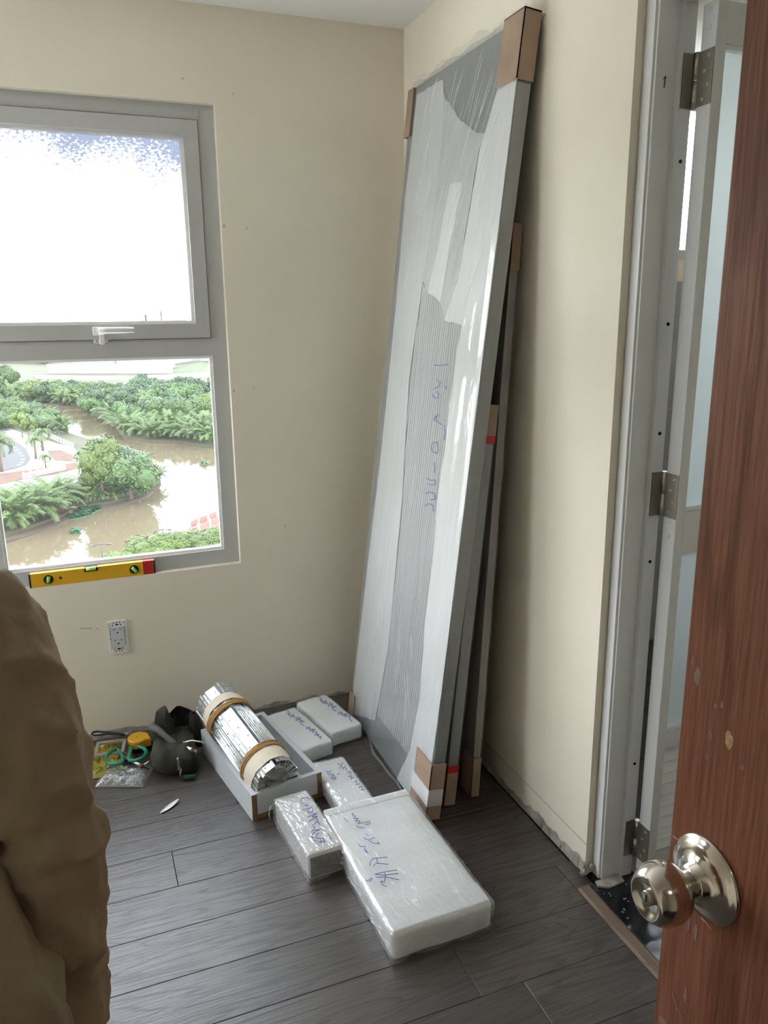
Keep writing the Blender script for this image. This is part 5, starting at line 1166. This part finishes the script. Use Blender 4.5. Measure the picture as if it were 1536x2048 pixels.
# tree belt across the river
spots = []
for x in range(-10, 450, 15):
    for j, yb in enumerate((790, 797, 806, 818, 834, 850)):
        lim = 797 if x < 60 else 806 if x < 170 else 832 if x < 240 else 866
        lo = 786
        yy = yb+random.uniform(-3.5, 5); xx = x+random.uniform(-8, 8)
        if not (lo < yy < lim): continue
        if 360 < xx < 470 and 796 < yy < 846 and random.random() < 0.85: continue
        if x > 250 and 770 < yy < 860 and random.random() < 0.15: continue
        spots.append((xx, yy))
for x, y in spots:
    k = random.random(); s = random.uniform(0.75, 1.25)*(1.0 if x > 240 else 0.85)*(0.8 if y < 800 else 1.0)
    cm_, lb = ((cmC, 'dark green round tree in the belt across the river') if k < 0.38 else (cmD, 'mid-green round tree in the belt across the river') if k < 0.8 else (cmA, 'pale yellow-green tree in the belt across the river'))
    tree('riverside_tree', lb, 'trees across the river', g(x, y), cm_, None, s, random.uniform(0, 6), s*(0.75 if cm_ is cmA else 0.9))
# the belt goes on upstream, past the window's other bay
for k in range(130):
    p = Vector((random.uniform(-170, -26), random.uniform(150, 420) if k < 64 else random.uniform(112, 270), G))
    if p.x > -62 and 126 < p.y < 215: continue
    cm_, lb = random.choice(((cmC, 'dark green round tree in the belt upstream of the road'), (cmD, 'mid-green round tree in the belt upstream of the road')))
    tree('upstream_tree', lb, 'trees upstream of the road', p, cm_, None, random.uniform(0.9, 1.3), random.uniform(0, 6), random.uniform(0.8, 1.1))
# nipa palms: rosettes of long arching fronds
def frond(mb, L_, ang, lift, curl, wd):
    d = Vector((math.cos(ang), math.sin(ang), 0)); pts = []; p = Vector((0, 0, 0)); e = lift; n = 9
    for i in range(n+1): pts.append(p.copy()); p = p+(d*math.cos(e)+Vector((0, 0, 1))*math.sin(e))*(L_/n); e -= curl/n*(1+i*0.18)
    side = Vector((-d.y, d.x, 0))
    for i in range(1, n):
        for sd in (-1, 1):
            for k in range(3):
                a = pts[i].lerp(pts[i+1], k/3); t = (pts[i+1]-pts[i]).normalized(); l = wd*math.sin(PI*(i+k/3)/(n+0.6))**0.6
                tip = a+side*sd*l*0.85+t*l*0.65-Vector((0, 0, l*0.30)); mb.add([a, a+t*(L_/n*0.25), tip], [(0, 1, 2)])
    mb.tube(pts, [0.05]*len(pts), 4, False)
def nipa_mesh(name, m, seed, n=18, L_=7.0):
    random.seed(seed); mb = MB()
    for i in range(n): frond(mb, L_*random.uniform(0.7, 1.1), random.uniform(0, 2*PI), math.radians(random.uniform(55, 86)), math.radians(random.uniform(25, 90)), 1.1)
    return mb.mesh(name, m)
npm = [nipa_mesh('fronds', M_nipa, s) for s in (1, 2, 3)]; npd = nipa_mesh('fronds', M_dry, 9, 9, 5.0)
def palm(label, group, pos, k, s, name='nipa_palm', me=None):
    e = empty(name, Matrix.Translation(pos) @ Matrix.Rotation(random.uniform(0, 6), 4, 'Z') @ Matrix.Scale(s, 4), label, 'palm', group)
    o = bpy.data.objects.new('fronds', me or npm[k % 3]); COL.objects.link(o); o.parent = e
    return e
def along(pix, t):
    n = len(pix)-1; i = min(n-1, int(t*n)); f = t*n-i; return (pix[i][0]*(1-f)+pix[i+1][0]*f, pix[i][1]*(1-f)+pix[i+1][1]*f)
for k in range(58):
    x, y = along([(8, 796)]+far_px, (k+random.random())/58); palm('tall feathery palm clump along the far river bank', 'palms on the far bank', g(x, y-2-random.uniform(0, 7)), k, random.uniform(0.75, 1.15))
for k in range(26):
    x, y = along([(300, 868), (440, 878)], random.random()); palm('tall feathery palm clump along the far river bank', 'palms on the far bank', g(x, y-random.uniform(0, 12)), k, random.uniform(0.75, 1.05))
for k in range(7):
    x, y = along(far_px[1:6], random.random()); palm('dry brown palm clump on the far mud bank', 'dry palms on the far bank', g(x, y-1), k, random.uniform(0.5, 0.7), me=npd)
for k in range(34):
    x, y = along([(-8, 1066), (60, 1048), (124, 1024)], (k+random.random())/34); palm('lush palm clump on the promontory shore', 'palms on the promontory shore', g(x, y-random.uniform(0, 22)), k, random.uniform(0.62, 0.95))
for x, y, s in ((112, 1036, 0.75), (128, 1030, 0.6)): palm('half-dry palm clump beside the floating hyacinth', 'half-dry palms', g(x, y), 0, s, me=npd)
for k in range(20):
    x, y = along([(140, 1016), (190, 1005), (235, 998), (290, 982), (316, 958)], (k+0.5)/20); palm('low palm clump at the foot of the promontory trees', 'low palms on the promontory', g(x, y-3), k, random.uniform(0.35, 0.6))
palm('reddish dry palm at the promontory point', None, g(312, 964), 0, 0.85, me=npd)
palm('dry palm below the tall promontory tree', None, g(152, 1006), 0, 0.8, me=npd)
for k in range(16):
    x, y = along([(60, 822), (104, 846), (150, 872)], random.random()); palm('palm clump on the inner promontory shore', 'palms on the inner promontory', g(x-random.uniform(0, 8), y+random.uniform(0, 6)), k, random.uniform(0.55, 0.85))
for k in range(26):
    x, y = random.uniform(-15, 105), random.uniform(818, 862)
    if y < 818+(x-20)*0.36 : y = 822+max(0, (x-20))*0.36
    tree('scrub_bush', 'grey-green scrub bush behind the road', 'scrub behind the road', g(x, y), random.choice((cmD, cmB)), None, random.uniform(0.55, 0.9), random.uniform(0, 6), random.uniform(0.4, 0.7), cat='bush')
# street trees and date palms by the road
for x, y, s in ((45, 876, 1.15), (60, 886, 1.1)): tree('street_tree', 'young round street tree beside the road', 'young street trees', g(x, y), cmF, tmS, s, x)
dpm = MB(); random.seed(50)
for i in range(26): frond(dpm, 2.9*random.uniform(0.8, 1.1), random.uniform(0, 2*PI), math.radians(random.uniform(-5, 75)), math.radians(random.uniform(50, 110)), 0.5)
dpm = dpm.mesh('fronds', M_nipa); dpt = MB().tube([(0, 0, 0), (0.05, 0, 2), (0, 0, 4.1)], [0.28, 0.22, 0.2], 8).mesh('trunk', M_bark)
for lb, gr_, x, y, s in (('date palm on the paving between street tree and railing', None, 86, 902, 1.0), ('spreading date palm at the road bend', None, 72, 918, 0.95), ('thin young palm planted in the red soil', None, 92, 940, 0.62), ('big date palm beside the road curve', None, 3, 944, 1.35), ('second big date palm behind the road curve', None, -6, 920, 1.2)):
    e = empty('date_palm', Matrix.Translation(g(x, y)) @ Matrix.Scale(s, 4), lb, 'palm')
    o = bpy.data.objects.new('trunk', dpt); COL.objects.link(o); o.parent = e
    o = bpy.data.objects.new('fronds', dpm); COL.objects.link(o); o.parent = e; o.location = (0, 0, 4.0)
# near bank bushes
for k, (x, y, s) in enumerate(((214, 1146, 0.7), (240, 1138, 0.8), (262, 1134, 0.75), (284, 1124, 1.0), (306, 1116, 1.15), (325, 1122, 0.95), (345, 1112, 1.05), (366, 1106, 1.15), (386, 1108, 0.95), (408, 1104, 1.0), (430, 1096, 0.95), (450, 1092, 0.95), (300, 1150, 0.9), (350, 1140, 0.9), (400, 1134, 0.9), (440, 1128, 0.9))):
    tree('garden_bush', 'yellow-green garden bush on the near bank', 'bushes on the near bank', g(x, y), cmE, None, s*0.85, k*1.3, s*0.55, cat='bush')
# floating hyacinth
def hyac(label, pix, n, seed):
    random.seed(seed); c0 = g(*pix[0], G-0.55); mb = MB(); xs = [g(x, y, G-0.55) for x, y in pix]
    for i in range(n):
        w3 = [random.random()**7+1e-4 for _ in xs]; s = sum(w3); p = sum((a*(b/s) for a, b in zip(xs, w3)), Vector((0, 0, 0)))-c0
        q = random.uniform(0, 6.28); r = random.uniform(0.18, 0.4); d = Vector((math.cos(q), math.sin(q), random.uniform(-0.2, 0.6))); s2 = Vector((-d.y, d.x, random.uniform(-0.3, 0.3))); p = p+Vector((0, 0, random.uniform(0.1, 0.35)))
        mb.add([p-d*r, p-s2*r*0.7, p+d*r, p+s2*r*0.7], [(0, 1, 2, 3)])
    hl = [Vector(((q-c0).x, (q-c0).y, 0.06)) for q in xs]
    e = empty('water_hyacinth', c0, label, 'plant'); tag(mb.build('leaves', leafmat('hyacinth_green', (0.013, 0.06, 0.02)), e), kind='stuff')
    MB().prism([(p.x, p.y) for p in hl], -0.05, 0.08).build('root_mat', mat('hyacinth_mat', (0.03, 0.12, 0.05), 0.8), e)
hyac('floating green hyacinth mat on the promontory shore', [(132, 1022), (160, 1012), (198, 1014), (202, 1018), (180, 1030), (160, 1036), (140, 1039), (134, 1034)], 900, 3)
hyac('small hyacinth island drifting near the promontory', [(143, 1062), (152, 1060), (160, 1062), (156, 1067), (146, 1067)], 120, 4)
hyac('lone hyacinth patch on the open water', [(400, 928), (408, 926), (414, 929), (408, 932)], 90, 5)
# lamp posts
for lb, x, y0, y1 in (('dark double lamp post above the near bushes', 327, 1084, 1060), ('thin lamp post rising from the bank by the sill', 205, 1122, 1090), ('lamp post beside the white balustrade', 120, 884, 866)):
    b0 = g(x, y0); dd = (b0-CAM).length; hh = (y0-y1)/FPX*dd*1.05
    e = empty('lamp_post', b0, lb, 'lamp post')
    MB().tube([(0, 0, -1.5), (0, 0, hh)], [0.09, 0.06], 8).build('pole', M_darkboard, e)
    MB().tube([(-0.9, 0, hh-0.1), (0, 0, hh), (0.9, 0, hh-0.1)], 0.06, 6).build('arm', M_darkboard, e)
    for s in (-1, 1): MB().bbox(s*0.9-0.28, s*0.9+0.28, -0.12, 0.12, hh-0.22, hh-0.08, 0.03).build('lantern', M_darkboard, e)
# far side: embankment road, compound wall, buildings, skyline
def strip(name, pix0, pix1, z, m, label, cat):
    a = [g(x, y, z) for x, y in pix0]; b = [g(x, y, z) for x, y in reversed(pix1)]
    return struct(MB().prism([(q.x, q.y) for q in a+b], G-0.3, z).build(name, m), label, cat)
strip('ground_embankment', [(70, 754), (200, 757), (300, 756), (400, 752), (470, 744)], [(70, 750), (200, 752), (300, 751), (400, 746), (470, 738)], G+0.9, M_conc, 'pale embankment road beyond the tree belt', 'road')
def block(name, label, x0, x1, yb, dep, h, m, cat='building', wins=None):
    a, b = g(x0, yb), g(x1, yb); c = (a+b)/2; wd = (b-a).length; ang_ = math.atan2(b.y-a.y, b.x-a.x)
    e = empty(name, Matrix.Translation(c) @ Matrix.Rotation(ang_, 4, 'Z'), label, cat)
    MB().box(-wd/2, wd/2, 0, dep, -0.5, h).build('walls', m, e)
    MB().box(-wd/2-0.3, wd/2+0.3, -0.3, dep+0.3, h, h+0.5).build('roof_slab', M_conc, e)
    if wins:
        nx, nzz, wm = wins; wme = MB().box(-wd/nx*0.30, wd/nx*0.30, -0.12, 0.1, 0, h/nzz*0.62).mesh('window_band', wm)
        for i in range(nx):
            for j in range(nzz):
                o = bpy.data.objects.new('window_band', wme); COL.objects.link(o); o.parent = e; o.location = (-wd/2+wd*(i+0.5)/nx, 0, h*(j+0.2)/nzz)
    return e
M_bblue = mat('blue_panel', (0.16, 0.28, 0.62), 0.5); M_bgrey = mat('grey_glass', (0.30, 0.36, 0.42), 0.3); M_bpink = mat('pink_red_panel', (0.55, 0.24, 0.20), 0.7)
block('compound_wall', 'long white compound wall in front of the blue building', 96, 345, 747, 0.6, 4.2, M_conc, 'wall')
block('industrial_building', 'white industrial building with blue panels behind the compound wall', 148, 232, 741, 30, 14, M_conc, wins=(9, 1, M_bblue))
block('industrial_building', 'white building with reddish openings beside the blue-panelled one', 234, 305, 742, 30, 9, M_conc, wins=(7, 2, M_bpink))
block('industrial_building', 'low grey-windowed building behind the green field', 308, 345, 728, 30, 10, M_conc, wins=(5, 2, M_bgrey))
block('industrial_building', 'white depot at the far end of the field', 400, 470, 722, 25, 9, M_conc, wins=(6, 1, M_bgrey))
block('tower_block', 'pale tower with crane-like top on the skyline', 328, 346, 694, 30, 46, M_conc, wins=(3, 7, M_bgrey))
block('tower_block', 'pale broad block on the skyline', 298, 326, 694, 30, 34, M_conc, wins=(5, 5, M_bgrey))
block('tower_block', 'narrow pale block on the skyline', 284, 294, 694, 30, 30, M_conc, wins=(2, 5, M_bgrey))
for k in range(64):
    x = -20+k*7.6; yy = 722+random.uniform(-8, 6) if k % 2 else 704+random.uniform(-5, 5)
    if 96 < x < 350 and yy > 716: continue
    if 300 < x and yy > 712: continue
    tree('distant_tree', 'hazy distant tree beyond the compound', 'distant trees', g(x, yy), random.choice((cmC, cmD)), None, random.uniform(1.6, 2.3), random.uniform(0, 6), random.uniform(0.9, 1.3))
for k in range(9):
    a = g(-60+k*64, 672); r = 210
    def hill(u, v, a=a, k=k): 
        q = 2*PI*u; rr = r*v; return Vector((rr*math.cos(q)*1.5, rr*math.sin(q)*0.5, (16+5*math.sin(k*2.3))*(1-v*v)+2*noise.noise(Vector((math.cos(q)*rr*0.05, math.sin(q)*rr*0.05, k)))))
    o = MB().grid(hill, 40, 8).build('low_hill', M_grass); o.location = a
    struct(o, 'low wooded rise on the horizon', 'hill')
